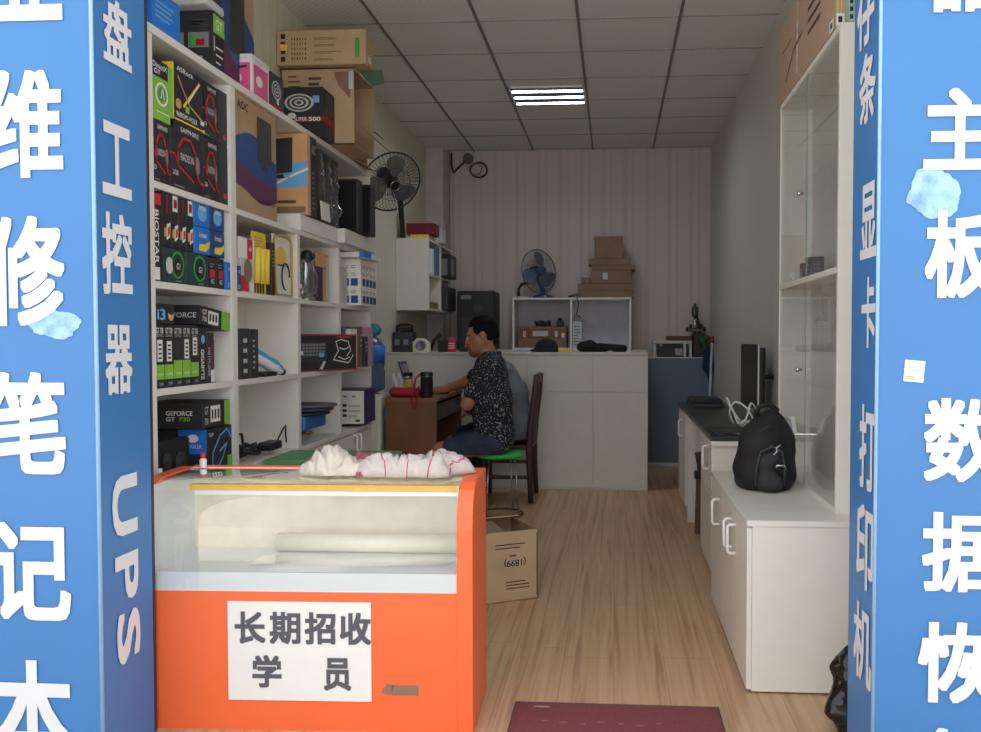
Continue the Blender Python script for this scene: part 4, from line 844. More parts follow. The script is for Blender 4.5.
# backpack
bc = Vector((.635, 3.72, LZ)); rt = T('backpack', 'black backpack standing on the low white cabinet at right', 'backpack', bc)
bpm = M('backpack_nylon', (24, 24, 26), .75, var=.2, scale=80, bump=.25); bp2 = M('backpack_grey', (40, 40, 43), .7, var=.15)
def wrinkle(V):
    o = V.copy()
    for i, p in enumerate(V): o[i] += np.array([noise.noise(Vector(p)*9+Vector((j*7, 0, 0)))*.008 for j in range(3)])
    o[:, 2] = np.maximum(o[:, 2], LZ+.001); return o
blob('body', [('cap', (.60, 3.74, LZ+.07), (.61, 3.74, LZ+.20), .082, .085), ('cap', (.68, 3.76, LZ+.07), (.68, 3.76, LZ+.20), .085, .085), ('cap', (.62, 3.745, LZ+.2), (.665, 3.76, LZ+.285), .072, .05), ('cap', (.58, 3.80, LZ+.08), (.64, 3.82, LZ+.26), .07, .055)], .009, bpm, rt, .05, disp=wrinkle, cut=lambda x, y, z: (LZ+.001)-z)
blob('front_pocket', [('cap', (.625, 3.665, LZ+.045), (.66, 3.665, LZ+.045), .04, .04), ('cap', (.625, 3.675, LZ+.13), (.665, 3.675, LZ+.15), .04, .036)], .007, bp2, rt, .05, disp=wrinkle)
blob('side_pocket', [('cap', (.545, 3.76, LZ+.04), (.55, 3.79, LZ+.13), .038, .032)], .007, bp2, rt, .04, disp=wrinkle)
G().tube([(.575, 3.70, LZ+.205), (.60, 3.675, LZ+.25), (.64, 3.68, LZ+.275), (.69, 3.70, LZ+.25), (.715, 3.73, LZ+.19)], .007, bp2, 8).obj('zip', rt)
G().tube([(.585, 3.66, LZ+.03), (.585, 3.645, LZ+.10), (.60, 3.64, LZ+.17), (.645, 3.637, LZ+.195), (.69, 3.645, LZ+.17), (.70, 3.65, LZ+.10), (.70, 3.66, LZ+.03)], .005, M('piping_grey', (62, 62, 66), .6), 8).obj('pocket_piping', rt)
G().slab([(.735, 3.72, LZ+.31), (.752, 3.72, LZ+.31), (.768, 3.74, LZ+.24), (.75, 3.74, LZ+.24)], (0, .004, 0), ltgrey).obj('strap_tab', rt)
G().tube([(.60, 3.77, LZ+.30), (.61, 3.76, LZ+.345), (.65, 3.77, LZ+.36), (.69, 3.78, LZ+.335), (.69, 3.79, LZ+.29)], .011, bpm, 10).obj('carry_handle', rt)
G().tube([(.69, 3.80, LZ+.31), (.735, 3.80, LZ+.26), (.765, 3.81, LZ+.16), (.755, 3.82, LZ+.06), (.735, 3.81, LZ+.012)], .013, bpm, 8).obj('shoulder_strap', rt)
G().tube([(.66, 3.632, LZ+.105), (.663, 3.626, LZ+.118), (.695, 3.634, LZ+.118), (.70, 3.640, LZ+.105)], .004, chrome, 8).obj('buckle', rt)
g = G(); g.tube([(.652, 3.636, LZ+.16), (.665, 3.632, LZ+.175), (.662, 3.632, LZ+.19), (.678, 3.635, LZ+.2)], .003, ltgrey, 6); g.obj('emblem', rt)
# plastic bag behind the right pillar
def crumple(V):
    o = V.copy()
    for i, p in enumerate(V): k = noise.noise(Vector(p)*14)*.03+abs(noise.noise(Vector(p)*35))*.016; o[i] += np.array((k, k*.6, k*.5))
    o[:, 2] = np.maximum(o[:, 2], .002); o[:, 1] = np.maximum(o[:, 1], 2.668); return o
bag = blob('plastic_bag', [('cap', (.752, 2.81, .07), (.752, 2.81, .19), .082, .06), ('cap', (.755, 2.81, .2), (.765, 2.81, .26), .042, .028)], .008, M('black_film', (22, 22, 24), .22, var=.1), None, .05, loc=(.752, 2.81, 0), disp=crumple)
tag(bag, 'crumpled shiny black plastic bag on the floor against the right blue pillar', 'bag')
# door mat
rt = T('door_mat', 'dark red door mat with worn pale spots on the floor at the doorway', 'mat', (0, 2.65, 0))
mm = M('mat_red', (122, 62, 66), .95, var=.18, scale=180, bump=.4)
mb_ = M('mat_border', (96, 62, 66), .9); g = G(); g.tube([(-.33, 2.33, .006), (-.33, 2.945, .006), (.35, 2.945, .006), (.35, 2.33, .006)], .007, mb_, 8, True); g.obj('border', rt)
fa = (Vector((-.33, 2.33, .008)), Vector((.68, 0, 0)), Vector((0, .615, 0))); g = G(); g.box((-.33, 2.33, 0), (.35, 2.945, .008), mm, .003); g.disc(fa, .13, .955, .042, .012, M('mat_wear', (186, 150, 140), .95))
for i in range(7): g.disc(fa, .16+.09*i, .78-.014*(i % 3), .014+.01*(i % 2), .009, M('mat_wear_faint', (156, 96, 98), .95))
g.obj('pile', rt)
# open carton on the floor
rz = math.radians(29); bc = Vector((-.362, 4.18, 0)); rt = T('open_carton', 'open brown carton with faded print on the floor right of the orange counter', 'box', (-.62, 4.2, 0))
fz = .335; W, Dp = .46, .33
g = G(bc, rz=rz); th = .006
g.box((-W, 0, 0), (0, Dp, th), cardb); g.box((-W, 0, 0), (0, th, fz), cardb2); g.box((-W, Dp-th, 0), (0, Dp, fz), cardb); g.box((-W, 0, 0), (-W+th, Dp, fz), cardb); g.box((-th, 0, 0), (0, Dp, fz), cardb)
fa = faceF((-W, 0, 0), (0, Dp, fz)); g.bars(fa, .52, .76, .94, .86, 2, ink, .35, 3); g.text(fa, '(1899)', .62, .5, .86, .62, inkb, .01, rot=2); g.bars(fa, .68, .64, .8, .69, 1, ink); g.bars(fa, .64, .18, .92, .32, 3, ink, .35, 6); g.line(fa, [(.985, .05), (.985, .95)], .004, ink)
g.obj('body', rt)
for P in ([(-W, 0, fz), (0, 0, fz), (-.02, -.13, fz-.1), (-W+.02, -.13, fz-.1)], [(-W, 0, fz), (-W, Dp, fz), (-W+.14, Dp-.02, fz+.07), (-W+.14, .02, fz+.07)], [(-W, Dp, fz), (0, Dp, fz), (-.02, Dp-.14, fz+.03), (-W+.02, Dp-.14, fz+.03)])[1:]:
    G(bc, rz=rz).slab(P, (0, 0, .005), cardb2).obj('flap', rt)
g = G(bc, rz=rz); g.slab([(-W+.02, .03, fz-.03), (-.14, .02, fz-.03), (-.16, .2, fz+.012), (-W+.02, .22, fz+.012)], (0, 0, .005), cardd); g.obj('flap', rt)

# ================================================================ BACK: counter, worktop, partition
rt = T('service_counter', 'white service counter with flat panels across the back of the shop', 'counter', (-.8, 7.4, 0))
CF, CB, CZ = 7.2, 7.62, 1.132
G().box((XL, CF+.012, 0), (.276, CB, CZ-.022), whiteb).obj('body', rt)
ctop = M('counter_top', (206, 198, 190), .45); G().box((XL, CF-.004, CZ-.022), (.28, CB+.01, CZ), ctop).obj('countertop', rt, bevel=.002)
for x0, x1, z0, z1 in ((XL, -.712, .02, CZ-.024), (-.709, -.172, .02, .805), (-.709, -.172, .809, CZ-.024), (-.168, .275, .02, .805), (-.168, .275, .809, CZ-.024)):
    G().box((x0, CF, z0), (x1, CF+.012, z1), whiteb).obj('front_panel', rt, bevel=.0015)
rt = T('worktop', 'high white worktop against the back wall behind the service counter', 'worktop', (-.7, 8.6, 0))
G().box((-1.69, 8.25, 1.11), (.30, YB-.004, 1.135), whiteb).obj('top', rt)
for x in (-1.66, -.7, .26): G().box((x-.015, 8.27, 0), (x+.015, YB-.004, 1.11), whiteb).obj('support_panel', rt)
# open box shelf on it
rt = T('box_shelf', 'white open two-bay box shelf standing on the back worktop under the fan', 'shelf', (-.41, 8.6, 1.135))
x0, x1, z0, z1, y0, y1 = -.985, .165, 1.135, 1.640, 8.5, 8.86
fr = M('frame_white', (224, 220, 216), .45)
G().box((x0, y0, z1-.02), (x1, y1, z1), fr).obj('top_board', rt, bevel=.002); G().box((x0, y0, z0), (x1, y1, z0+.02), fr).obj('bottom_board', rt, bevel=.002)
for x in (x0, -.425, x1-.02): G().box((x, y0, z0+.02), (x+.02, y1, z1-.02), fr).obj('upright', rt)
G().box((x0, y1-.006, z0), (x1, y1, z1), M('shelf_back_grey', (196, 194, 200), .6)).obj('back_panel', rt)
carton('parts_carton', 'brown carton holding small parts in the left bay of the box shelf', 'box', (-.93, 8.52, z0+.02), (-.46, 8.78, 1.36), cardd, lambda g, r, f: (g.rect(f, 0, .45, 1, .9, M('carton_band', (120, 86, 76), .7), .001), g.rect(f, .3, .55, .62, .8, ltgrey, .0016), [g.rect(f, .1+.22*k, .5, .16+.22*k, .8, ltgrey, .0016) for k in (0, 3)], g.rect(f, .9, .48, .96, .7, paper, .0016)))
tangle('lead_bundle', 'dark bundle of leads lying on the parts carton in the box shelf', (-.70, 8.65, 1.362), (.14, .1, .05), 3, dkgrey, .01, 8)
g = G(); g.box((-.56, 8.55, 1.362), (-.49, 8.62, 1.42), black, .008); g.lathe((-.525, 8.585, 1.42), [(.022, 0), (.02, .025)], black, 14); S('small_camera', g, 'small black device standing on the parts carton at its right', 'device', (-.525, 8.585, 1.362))
g = G(); g.box((-.40, 8.52, z0+.02), (-.31, 8.60, 1.41), ltgrey, .004); fa = faceF((-.40, 8.52, z0+.02), (-.31, 8.60, 1.41)); g.bars(fa, .15, .1, .85, .9, 7, midgrey, .35, 2); g.box((-.405, 8.515, 1.41), (-.29, 8.6, 1.435), midgrey, .004); S('white_packet', g, 'white printed packet standing in the right bay of the box shelf', 'packet', (-.355, 8.56, z0+.02))
g = G(); g.lathe((-.37, 8.60, z1), [(.03, 0), (.04, .01), (.03, .03)], steel, 12); g.tube([(-.44, 8.55, z1+.012), (-.36, 8.53, z1+.03), (-.27, 8.55, z1+.014), (-.2, 8.6, z1+.012)], .012, M('lead_brown', (100, 84, 76), .6), 8); g.tube([(-.36, 8.5, z1+.01), (-.34, 8.485, z1-.06), (-.36, 8.485, z1-.16), (-.32, 8.49, z1-.2)], .005, dkgrey, 6)
S('lead_bundle', g, 'brown lead draped over the top edge of the box shelf', 'cable', (-.37, 8.6, z1))
# cartons on top of the box shelf
def d_m(g, r, f): g.rect(f, .3, .3, .42, .8, ltgrey, .001)
for i, (xa, xb, za, zb, m, dr, lab) in enumerate(((-.35, .19, z1, 1.708, cardd, None, 'flat brown carton at the very bottom of the stack on the box shelf'), (-.35, .17, 1.71, 1.775, cardd, None, 'brown carton second from the bottom of the stack on the box shelf'), (-.225, .165, 1.777, 1.905, cardd, d_m, 'wide brown carton with a pale label in the middle of the stack'), (-.22, .205, 1.907, 1.955, cardd, None, 'thin brown carton sticking out to the right in the stack'), (-.25, .165, 1.957, 2.015, cardd, None, 'flat brown carton directly under the topmost square one'), (-.19, .085, 2.017, 2.23, cardd, None, 'square brown carton topmost of the stack on the box shelf'))):
    carton('brown_carton', lab, 'box', (xa, 8.53, za), (xb, 8.8, zb), m, dr)
carton('brown_carton', 'small brown carton on the left step of the stack on the box shelf', 'box', (-.32, 8.53, 1.777), (-.23, 8.75, 1.835), cardd)

# ---- fans
def fan_head(root, c, axis, R, guardm, bladem, hubm, motor):
    "guard, blades and motor of a fan at c blowing along axis"
    c = Vector(c); ax = Vector(axis).normalized(); q = Vector((0, 0, 1)).rotation_difference(ax)
    def W(r, a, z): return c+q @ Vector((r*math.cos(a), r*math.sin(a), z))
    for s, nm in ((1, 'front_guard'), (-1, 'rear_guard')):
        g = G(); N = 44
        for k in range(N):
            a = 2*math.pi*k/N; g.tube([W(R*t, a+.5*s*t*(1-t), s*R*.28*math.sqrt(max(0, 1-t**2.4))) for t in (.18, .4, .65, .85, 1)], .0016, guardm, 4)
        for t in (.18, .55): g.tube([W(R*t, 2*math.pi*k/36, s*R*.28*math.sqrt(1-t**2.4)) for k in range(36)], .002, guardm, 5, True)
        g.obj(nm, root)
    g = G(); g.tube([W(R, 2*math.pi*k/40, 0) for k in range(40)], .0065, guardm, 8, True); g.obj('guard_rim', root)
    for b in range(3):
        g = G(); V = []; F = []
        for i in range(9):
            r = R*(.16+.74*i/8); wd = .95*math.sin(math.pi*(.18+.72*i/8))**.6
            for j in range(9): a = 2*math.pi*b/3+(j/8-.5)*wd*1.35+.25*i/8; V.append(W(r, a, (j/8-.5)*.05))
        for i in range(8):
            for j in range(8): k = i*9+j; F.append((k, k+1, k+10, k+9))
        g.add(V, F, bladem, True); o = g.obj('blade', root); sm = o.modifiers.new('thick', 'SOLIDIFY'); sm.thickness = .003
    G().lathe(W(0, 0, -R*.1), [(.03, 0), (R*.2, .005), (R*.19, R*.25), (R*.1, R*.3)], hubm, 20, ax).obj('hub', root)
    o = G().lathe(W(0, 0, R*.25), [(R*.17, 0), (R*.18, .008), (R*.17, .016), (R*.12, .018), (.004, .018)], hubm, 24, ax).obj('badge', root)
    G().tube([W(R*.165, 2*math.pi*k/28, R*.25+.017) for k in range(28)], .003, chrome, 6, True).obj('badge_ring', o)
    G().lathe(W(0, 0, -R*.12), [(R*.26, 0), (R*.30, -.02), (R*.28, -motor*.7), (R*.2, -motor), (.01, -motor)], black, 24, ax).obj('motor', root)
    return W
gm = M('guard_wire', (58, 58, 58), .4, metal=.3)
WX = (-1.876, -1.59, 7.5, 8.62, 1.49, 2.11)
c = U(391.5, 182, 'y', 6.3)
rt = T('wall_fan', 'black fan with a wire guard fixed to the left wall past the shelf end', 'fan', (XL, 6.42, 2.3))
ax_ = Vector((.56, -.65, -.5)).normalized(); fan_head(rt, c, ax_, .222, gm, M('fan_blade_smoke', (118, 120, 114), .3), black, .15)
G().tube([c-ax_*.12, (-1.76, 6.42, 2.36), (-1.80, 6.43, 2.30), (-1.87, 6.43, 2.28)], [.05, .03, .026, .026], black, 12).obj('wall_arm', rt)
G().box((XL, 6.36, 2.2), (-1.855, 6.50, 2.37), black, .008).obj('wall_plate', rt)
G().tube([c+ax_*.02+Vector((0, 0, -.06)), c+Vector((.05, -.05, -.16)), c+Vector((.06, -.05, -.27))], .003, ltgrey, 6).obj('cord', rt)
rt = T('desk_fan', 'grey desk fan with a blue base standing on the box shelf', 'fan', (-.70, 8.62, 1.64))
fan_head(rt, (-.735, 8.60, 1.90), (.80, -.80, .12), .215, M('guard_wire_grey', (104, 104, 104), .4), M('fan_blade_blue', (96, 112, 130), .35), M('fan_blue', (52, 72, 116), .4), .1)
G().lathe((-.70, 8.64, 1.64), [(.10, 0), (.10, .02), (.05, .035), (.03, .05), (.026, .10)], M('fan_blue', (52, 72, 116), .4), 24).obj('base', rt); G().tube([(-.70, 8.64, 1.73), (-.765, 8.65, 1.87)], .02, M('fan_blue', (52, 72, 116), .4), 12).obj('neck', rt); G().lathe((-.67, 8.545, 1.66), [(.018, 0), (.016, .01)], chrome, 14, (0, -1, .3)).obj('dial', rt)
g = G(); g.tube([(-.93, 8.55, 1.652), (-.93, 8.56, 1.73), (-.90, 8.58, 1.775), (-.83, 8.6, 1.79)], .014, black, 10); g.box((-.985, 8.51, 1.641), (-.83, 8.62, 1.653), ltgrey, .003); S('hose_stand', g, 'curved black tube on a pale plate, left of the fan on the box shelf', 'stand', (-.93, 8.56, 1.641))

# ---- wall cabinet at the left
xa, xb, ya, yb, za, zb = WX
rt = T('wall_cabinet', 'white wall-mounted cabinet, open toward the aisle, in the back left corner', 'cabinet', ((xa+xb)/2, 8, za))
for y0, y1 in ((ya, ya+.02), (8.03, 8.05), (yb-.02, yb)): G().box((xa, y0, za), (xb, y1, zb), shelfw).obj('side_panel', rt)
for z in (za, 1.79, zb-.02): G().box((xa, ya+.02, z), (xb-.002, yb-.02, z+.02), shelfw).obj('shelf_board', rt)
G().box((xa, ya+.02, za), (xa+.006, yb-.02, zb), whiteb).obj('back_panel', rt)
def put(name, label, cat, a, b, m, dr=None): carton(name, label, cat, a, b, m, dr, bev=.006)
put('red_case', 'dark red plastic case on top of the wall cabinet', 'case', (-1.80, 7.56, 2.145), (-1.55, 7.76, 2.245), M('case_red', (112, 26, 38), .6))
g = G(); g.box((-1.76, 7.53, 2.11), (-1.60, 7.80, 2.143), yellow, .003); S('yellow_folder', g, 'yellow folder under the red case on the wall cabinet', 'folder', (-1.68, 7.66, 2.11))
put('grey_box', 'small pale grey box on the wall cabinet, right of the red case', 'box', (-1.70, 7.95, 2.112), (-1.56, 8.12, 2.25), ltgrey, lambda g, r, f: g.bars(f, .2, .2, .8, .8, 4, midgrey, .4))
g = G((-1.83, 7.56, 2.112), ry=-.06); g.box((-.02, -.012, 0), (.022, .012, .40), black); S('dark_board', g, 'narrow dark board standing at the left end of the wall cabinet top', 'board', (-1.83, 7.56, 2.112))
put('white_binder', 'white binder in the upper near bay of the wall cabinet', 'binder', (-1.80, 7.60, 1.812), (-1.585, 7.70, 2.03), paper)
put('blue_binder', 'dull blue binder beside the white one in the wall cabinet', 'binder', (-1.80, 7.76, 1.812), (-1.57, 7.86, 2.06), M('dull_blue', (96, 112, 140), .6))
put('black_box', 'black box with a grey front in the upper far bay of the wall cabinet', 'box', (-1.80, 8.12, 1.812), (-1.52, 8.45, 2.03), black, lambda g, r, f: (g.rect(r, .12, .1, .6, .8, midgrey, .001), g.rect(f, .5, .1, .9, .8, midgrey, .001)))
put('olive_box', 'small olive-yellow box low in the near bay of the wall cabinet', 'box', (-1.78, 7.62, 1.512), (-1.60, 7.95, 1.57), M('olive', (134, 124, 66), .7))
put('black_box', 'dark bundle of gear low in the far bay of the wall cabinet', 'box', (-1.80, 8.10, 1.512), (-1.54, 8.52, 1.73), dkgrey, lambda g, r, f: g.bars(r, .1, .2, .9, .8, 3, black, .5))
# security camera on the back wall
rt = T('security_camera', 'small grey camera with coiled lead high on the back wall at left', 'camera', (-1.55, YB, 2.95))
G().tube([(-1.655, YB-.02, 3.13), (-1.655, YB-.025, 3.0), (-1.63, YB-.04, 2.93), (-1.55, YB-.09, 2.99), (-1.50, YB-.11, 3.03)], .011, dkgrey, 8).obj('bracket', rt)
G().lathe((-1.47, YB-.13, 3.05), [(.052, 0), (.055, .02), (.042, .035), (.02, .036), (.018, .03)], M('camera_grey', (92, 90, 90), .5), 22, (.3, -1, -.2)).obj('body', rt)
G().tube([(-1.37+.085*math.cos(a), YB-.06-.01*math.sin(a*2), 2.95+.075*math.sin(a)) for a in [i*2*math.pi/24 for i in range(24)]], .009, dkgrey, 8, True).obj('lead_coil', rt); G().tube([(-1.40+.065*math.cos(a), YB-.08, 2.955+.055*math.sin(a)) for a in [i*2*math.pi/20 for i in range(20)]], .006, midgrey, 8, True).obj('lead_coil', rt)

# ---- things on the counter and behind
rt = T('radio', 'black radio-like machine with two pale dials on the left of the service counter', 'machine', (-1.78, 7.42, CZ)); G().box((-1.87, 7.34, CZ), (-1.70, 7.5, 1.30), dkgrey, .008).obj('body', rt)
for x in (-1.83, -1.755): G().box((x-.022, 7.333, 1.19), (x+.022, 7.341, 1.24), midgrey, .004).obj('dial', rt)
G().tube([(-1.85, 7.42, 1.30), (-1.85, 7.42, 1.35), (-1.81, 7.42, 1.365), (-1.75, 7.42, 1.365), (-1.72, 7.42, 1.35), (-1.72, 7.42, 1.30)], .012, black, 8).obj('carry_handle', rt); G().box((-1.82, 7.37, 1.30), (-1.74, 7.47, 1.345), black, .01).obj('top_unit', rt)
rt = T('tape_dispenser', 'cream tape dispenser with a grey roll on the service counter', 'dispenser', (-1.62, 7.36, CZ)); g = G(); g.slab([(-1.695, 7.33, CZ), (-1.55, 7.33, CZ), (-1.555, 7.33, CZ+.075), (-1.60, 7.33, CZ+.115), (-1.66, 7.33, CZ+.115), (-1.70, 7.33, CZ+.08)], (0, .06, 0), M('cream_plastic', (226, 222, 190), .5)); g.obj('body', rt, bevel=.006)
G().lathe((-1.625, 7.329, CZ+.055), [(.045, 0), (.045, .006), (.03, .006), (.03, .002)], midgrey, 24, (0, -1, 0)).obj('tape_roll', rt)
g = G(); g.tube([(-1.56, 7.42, CZ+.012), (-1.53, 7.42, CZ+.10), (-1.47, 7.40, CZ+.15)], [.012, .014, .02], black, 8); S('desk_lamp', g, 'small bent black lamp-like stalk behind the tape dispenser', 'lamp', (-1.56, 7.42, CZ))
rt = T('drink_can', 'red drink can standing on the service counter', 'can', (-1.372, 7.38, CZ)); G().lathe((-1.372, 7.38, CZ), [(.026, 0), (.033, .008), (.033, .108), (.026, .118)], red, 24).obj('body', rt); G().lathe((-1.372, 7.38, CZ+.118), [(.026, 0), (.024, .003)], steel, 24).obj('lid', rt); g = G()
for a in range(3): g.lathe((-1.372, 7.38, CZ+.03+.02*a), [(.0335, 0), (.0335, .006)], paper, 24)
g.obj('print_band', rt)
for i, (xx, wd, h, lab) in enumerate(((-1.50, .13, .10, 'low black box on the service counter, left of the red can'), (-1.315, .10, .09, 'low black box on the service counter, right of the red can'))): carton('black_box', lab, 'box', (xx, 7.42, CZ), (xx+wd, 7.58, CZ+h), black)
rt = T('computer_tower', 'black computer tower on the back worktop behind the seated man', 'computer', (-1.31, 8.5, 1.135)); G().box((-1.50, 8.35, 1.137), (-1.14, 8.75, 1.70), black, .01).obj('case', rt); G().box((-1.46, 8.343, 1.62), (-1.36, 8.351, 1.66), midgrey).obj('drive_bay', rt); G().lathe((-1.3, 8.349, 1.53), [(.05, 0), (.05, .006), (.04, .006)], dkgrey, 22, (0, -1, 0)).obj('fan_grille', rt); G().box((-1.47, 8.344, 1.20), (-1.17, 8.351, 1.45), dkgrey, .004).obj('front_panel', rt)
hatc = U(546, 351, 'y', 7.4)
hat = blob('cap', [('ell', (-.57, 7.42, CZ+.03), (.10, .10, .085)), ('ell', (-.57, 7.40, CZ+.012), (.145, .13, .016))], .007, M('cap_black', (22, 22, 24), .9), None, .02, cut=lambda x, y, z: (CZ+.002)-z, loc=(-.57, 7.42, CZ)); tag(hat, 'black cap resting on the service counter', 'hat')
g = G(); g.box((-.46, 7.26, CZ), (-.345, 7.34, CZ+.03), M('yellow_block', (214, 188, 96), .6), .004); S('yellow_block', g, 'small yellow block on the front edge of the service counter', 'block', (-.4, 7.3, CZ))
gl = blob('dark_cloth', [('cap', (-.27, 7.42, CZ+.04), (-.20, 7.42, CZ+.05), .045, .05), ('cap', (-.2, 7.42, CZ+.04), (-.12, 7.42, CZ+.03), .045, .03), ('cap', (-.10, 7.42, CZ+.035), (.08, 7.42, CZ+.03), .038, .032)], .007, M('cloth_black', (26, 26, 28), .95, bump=.3), None, .03, cut=lambda x, y, z: (CZ+.002)-z, loc=(-.1, 7.42, CZ), disp=lambda V: V+np.array([[0, 0, max(0, noise.noise(Vector(p)*20))*.02] for p in V])); tag(gl, 'rolled dark cloth lying along the right of the service counter', 'cloth')
# partition and its machines
rt = T('partition', 'blue-grey office partition at the back right, beside the service counter', 'partition', (.64, 8.66, 0)); pm = M('partition_blue', (110, 122, 142), .8, var=.05, scale=60)
G().box((.31, 8.64, .03), (XR-.005, 8.68, 1.052), pm).obj('panel', rt); G().box((.31, 8.632, 1.052), (XR-.005, 8.688, 1.064), ltgrey).obj('top_rail', rt); G().box((.31, 8.632, 0), (XR-.005, 8.688, .03), ltgrey).obj('base_rail', rt)
rt = T('machine_table', 'table behind the blue partition carrying the machines', 'table', (.64, 8.82, 0)); G().box((.31, 8.69, 1.03), (XR-.005, 8.94, 1.06), ltgrey).obj('top', rt)
for x in (.35, .92): G().box((x-.015, 8.70, 0), (x+.015, 8.93, 1.03), ltgrey).obj('leg', rt)
rt = T('steel_frame', 'pale metal frame with a dark inside standing above the blue partition', 'machine', (.57, 8.8, 1.06))
G().box((.385, 8.72, 1.195), (.765, 8.92, 1.225), ltgrey, .003).obj('top_plate', rt)
for x in (.40, .695, .75): G().box((x-.013, 8.72, 1.06), (x+.013, 8.74, 1.195), ltgrey).obj('leg', rt)
G().box((.43, 8.80, 1.06), (.74, 8.92, 1.19), black).obj('inner_unit', rt); G().box((.60, 8.745, 1.075), (.68, 8.80, 1.15), M('lens_grey', (150, 150, 154), .35), .01).obj('motor_cover', rt); G().lathe((.463, 8.716, 1.178), [(.012, 0), (.01, .006)], paper, 12, (0, -1, 0)).obj('knob', rt)
g = G(); g.box((.52, 8.74, 1.226), (.77, 8.9, 1.27), M('wood_brown', (92, 72, 62), .7), .01); S('wooden_block', g, 'brown wooden block lying on the pale metal frame', 'block', (.64, 8.82, 1.226))
rt = T('microscope', 'metal stand microscope with silver column above the blue partition', 'microscope', (.80, 8.82, 1.06)); mg = M('gunmetal', (92, 90, 80), .4, metal=.6)
G().box((.775, 8.74, 1.06), (.90, 8.92, 1.30), black, .01).obj('base', rt); G().tube([(.80, 8.80, 1.30), (.80, 8.80, 1.47)], .016, chrome, 14).obj('column', rt); G().lathe((.80, 8.80, 1.46), [(.03, 0), (.034, .01), (.034, .09), (.026, .10), (.012, .105), (.012, .13)], mg, 20).obj('eyepiece_head', rt)
G().tube([(.815, 8.82, 1.46), (.84, 8.82, 1.38), (.85, 8.82, 1.30)], .018, black, 10).obj('arm', rt); G().box((.74, 8.78, 1.31), (.86, 8.84, 1.345), mg, .006).obj('stage', rt)
for x in (.72, .755, .86, .89): G().lathe((x, 8.76, 1.335+.03*(x in (.755, .86))), [(.016, -.012), (.022, -.008), (.022, .008), (.016, .012)], black, 14, (1, 0, 0)).obj('focus_knob', rt)
gt = blob('green_tubing', [('cap', (.86, 8.71, 1.09), (.90, 8.71, 1.15), .03, .03), ('cap', (.90, 8.71, 1.15), (.86, 8.71, 1.22), .03, .035), ('cap', (.86, 8.71, 1.22), (.91, 8.71, 1.25), .03, .03)], .007, M('green_hose', (42, 84, 52), .5), None, .01, loc=(.88, 8.71, 1.06), cut=lambda x, y, z: 1.062-z); tag(gt, 'dark green coiled hose hanging beside the microscope', 'hose')
sc_ = blob('blue_cloth', [('cap', (.90, 8.60, 1.11), (.92, 8.59, .98), .05, .06), ('cap', (.92, 8.59, .98), (.925, 8.6, .85), .055, .02)], .008, M('navy_cloth', (38, 50, 88), .9), None, .03, loc=(.91, 8.6, .84), disp=lambda V: V+np.array([[noise.noise(Vector((p[0]*40, p[1]*40, p[2]*5)))*.012, noise.noise(Vector((p[0]*30, 3, p[2]*5)))*.012, 0] for p in V])); tag(sc_, 'navy blue cloth hanging over the right end of the blue partition', 'cloth')
rt = T('mop', 'pale-handled mop leaning in the back right corner by the navy cloth', 'mop', (.91, 8.3, 0)); G().tube([(.86, 8.2, .12), (.935, 8.5, 1.22)], .012, ltgrey, 10).obj('handle', rt); G().tube([(.935, 8.5, 1.20), (.94, 8.515, 1.26)], .018, M('mop_red', (150, 60, 66), .6), 10).obj('grip', rt)
blob('mop_head', [('cap', (.86, 8.2, .15), (.85, 8.17, .04), .03, .05)], .008, M('mop_grey', (120, 116, 110), .95), rt, .02)
# ceiling light
rt = T('ceiling_light', 'square louvred ceiling light with three lit tubes', 'light', (-.52, 6.92, ZC))
lx0, lx1, ly0, ly1 = -.805, -.225, 6.68, 7.20
G().box((lx0, ly0, ZC-.012), (lx1, ly0+.014, ZC), handlew).box((lx0, ly1-.014, ZC-.012), (lx1, ly1, ZC), handlew).box((lx0, ly0, ZC-.012), (lx0+.014, ly1, ZC), handlew).box((lx1-.014, ly0, ZC-.012), (lx1, ly1, ZC), handlew).obj('frame', rt)
sh_ = M('louvre_shade', (120, 126, 138), .5)
G().box((lx0+.014, ly0+.014, ZC-.003), (lx1-.014, ly1-.014, ZC-.001), sh_).obj('reflector', rt)
em = M('tube_light', (232, 242, 255), .4, emit=30, var=0)
TY = (6.775, 6.945, 7.115)
for y in TY: G().quad([(lx0+.02, y-.03, ZC-.005), (lx0+.02, y+.03, ZC-.005), (lx1-.02, y+.03, ZC-.005), (lx1-.02, y-.03, ZC-.005)], em).obj('tube', rt)
e_ = [ly0+.014]+[v for y in TY for v in (y-.03, y+.03)]+[ly1-.014]
for i in range(4): G().box((lx0+.014, e_[2*i], ZC-.017), (lx1-.014, e_[2*i+1], ZC-.008), sh_).obj('baffle', rt)
for k in range(1, 5): x = lx0+(lx1-lx0)*k/5; G().box((x-.003, ly0+.014, ZC-.016), (x+.003, ly1-.014, ZC-.004), handlew).obj('louvre', rt)
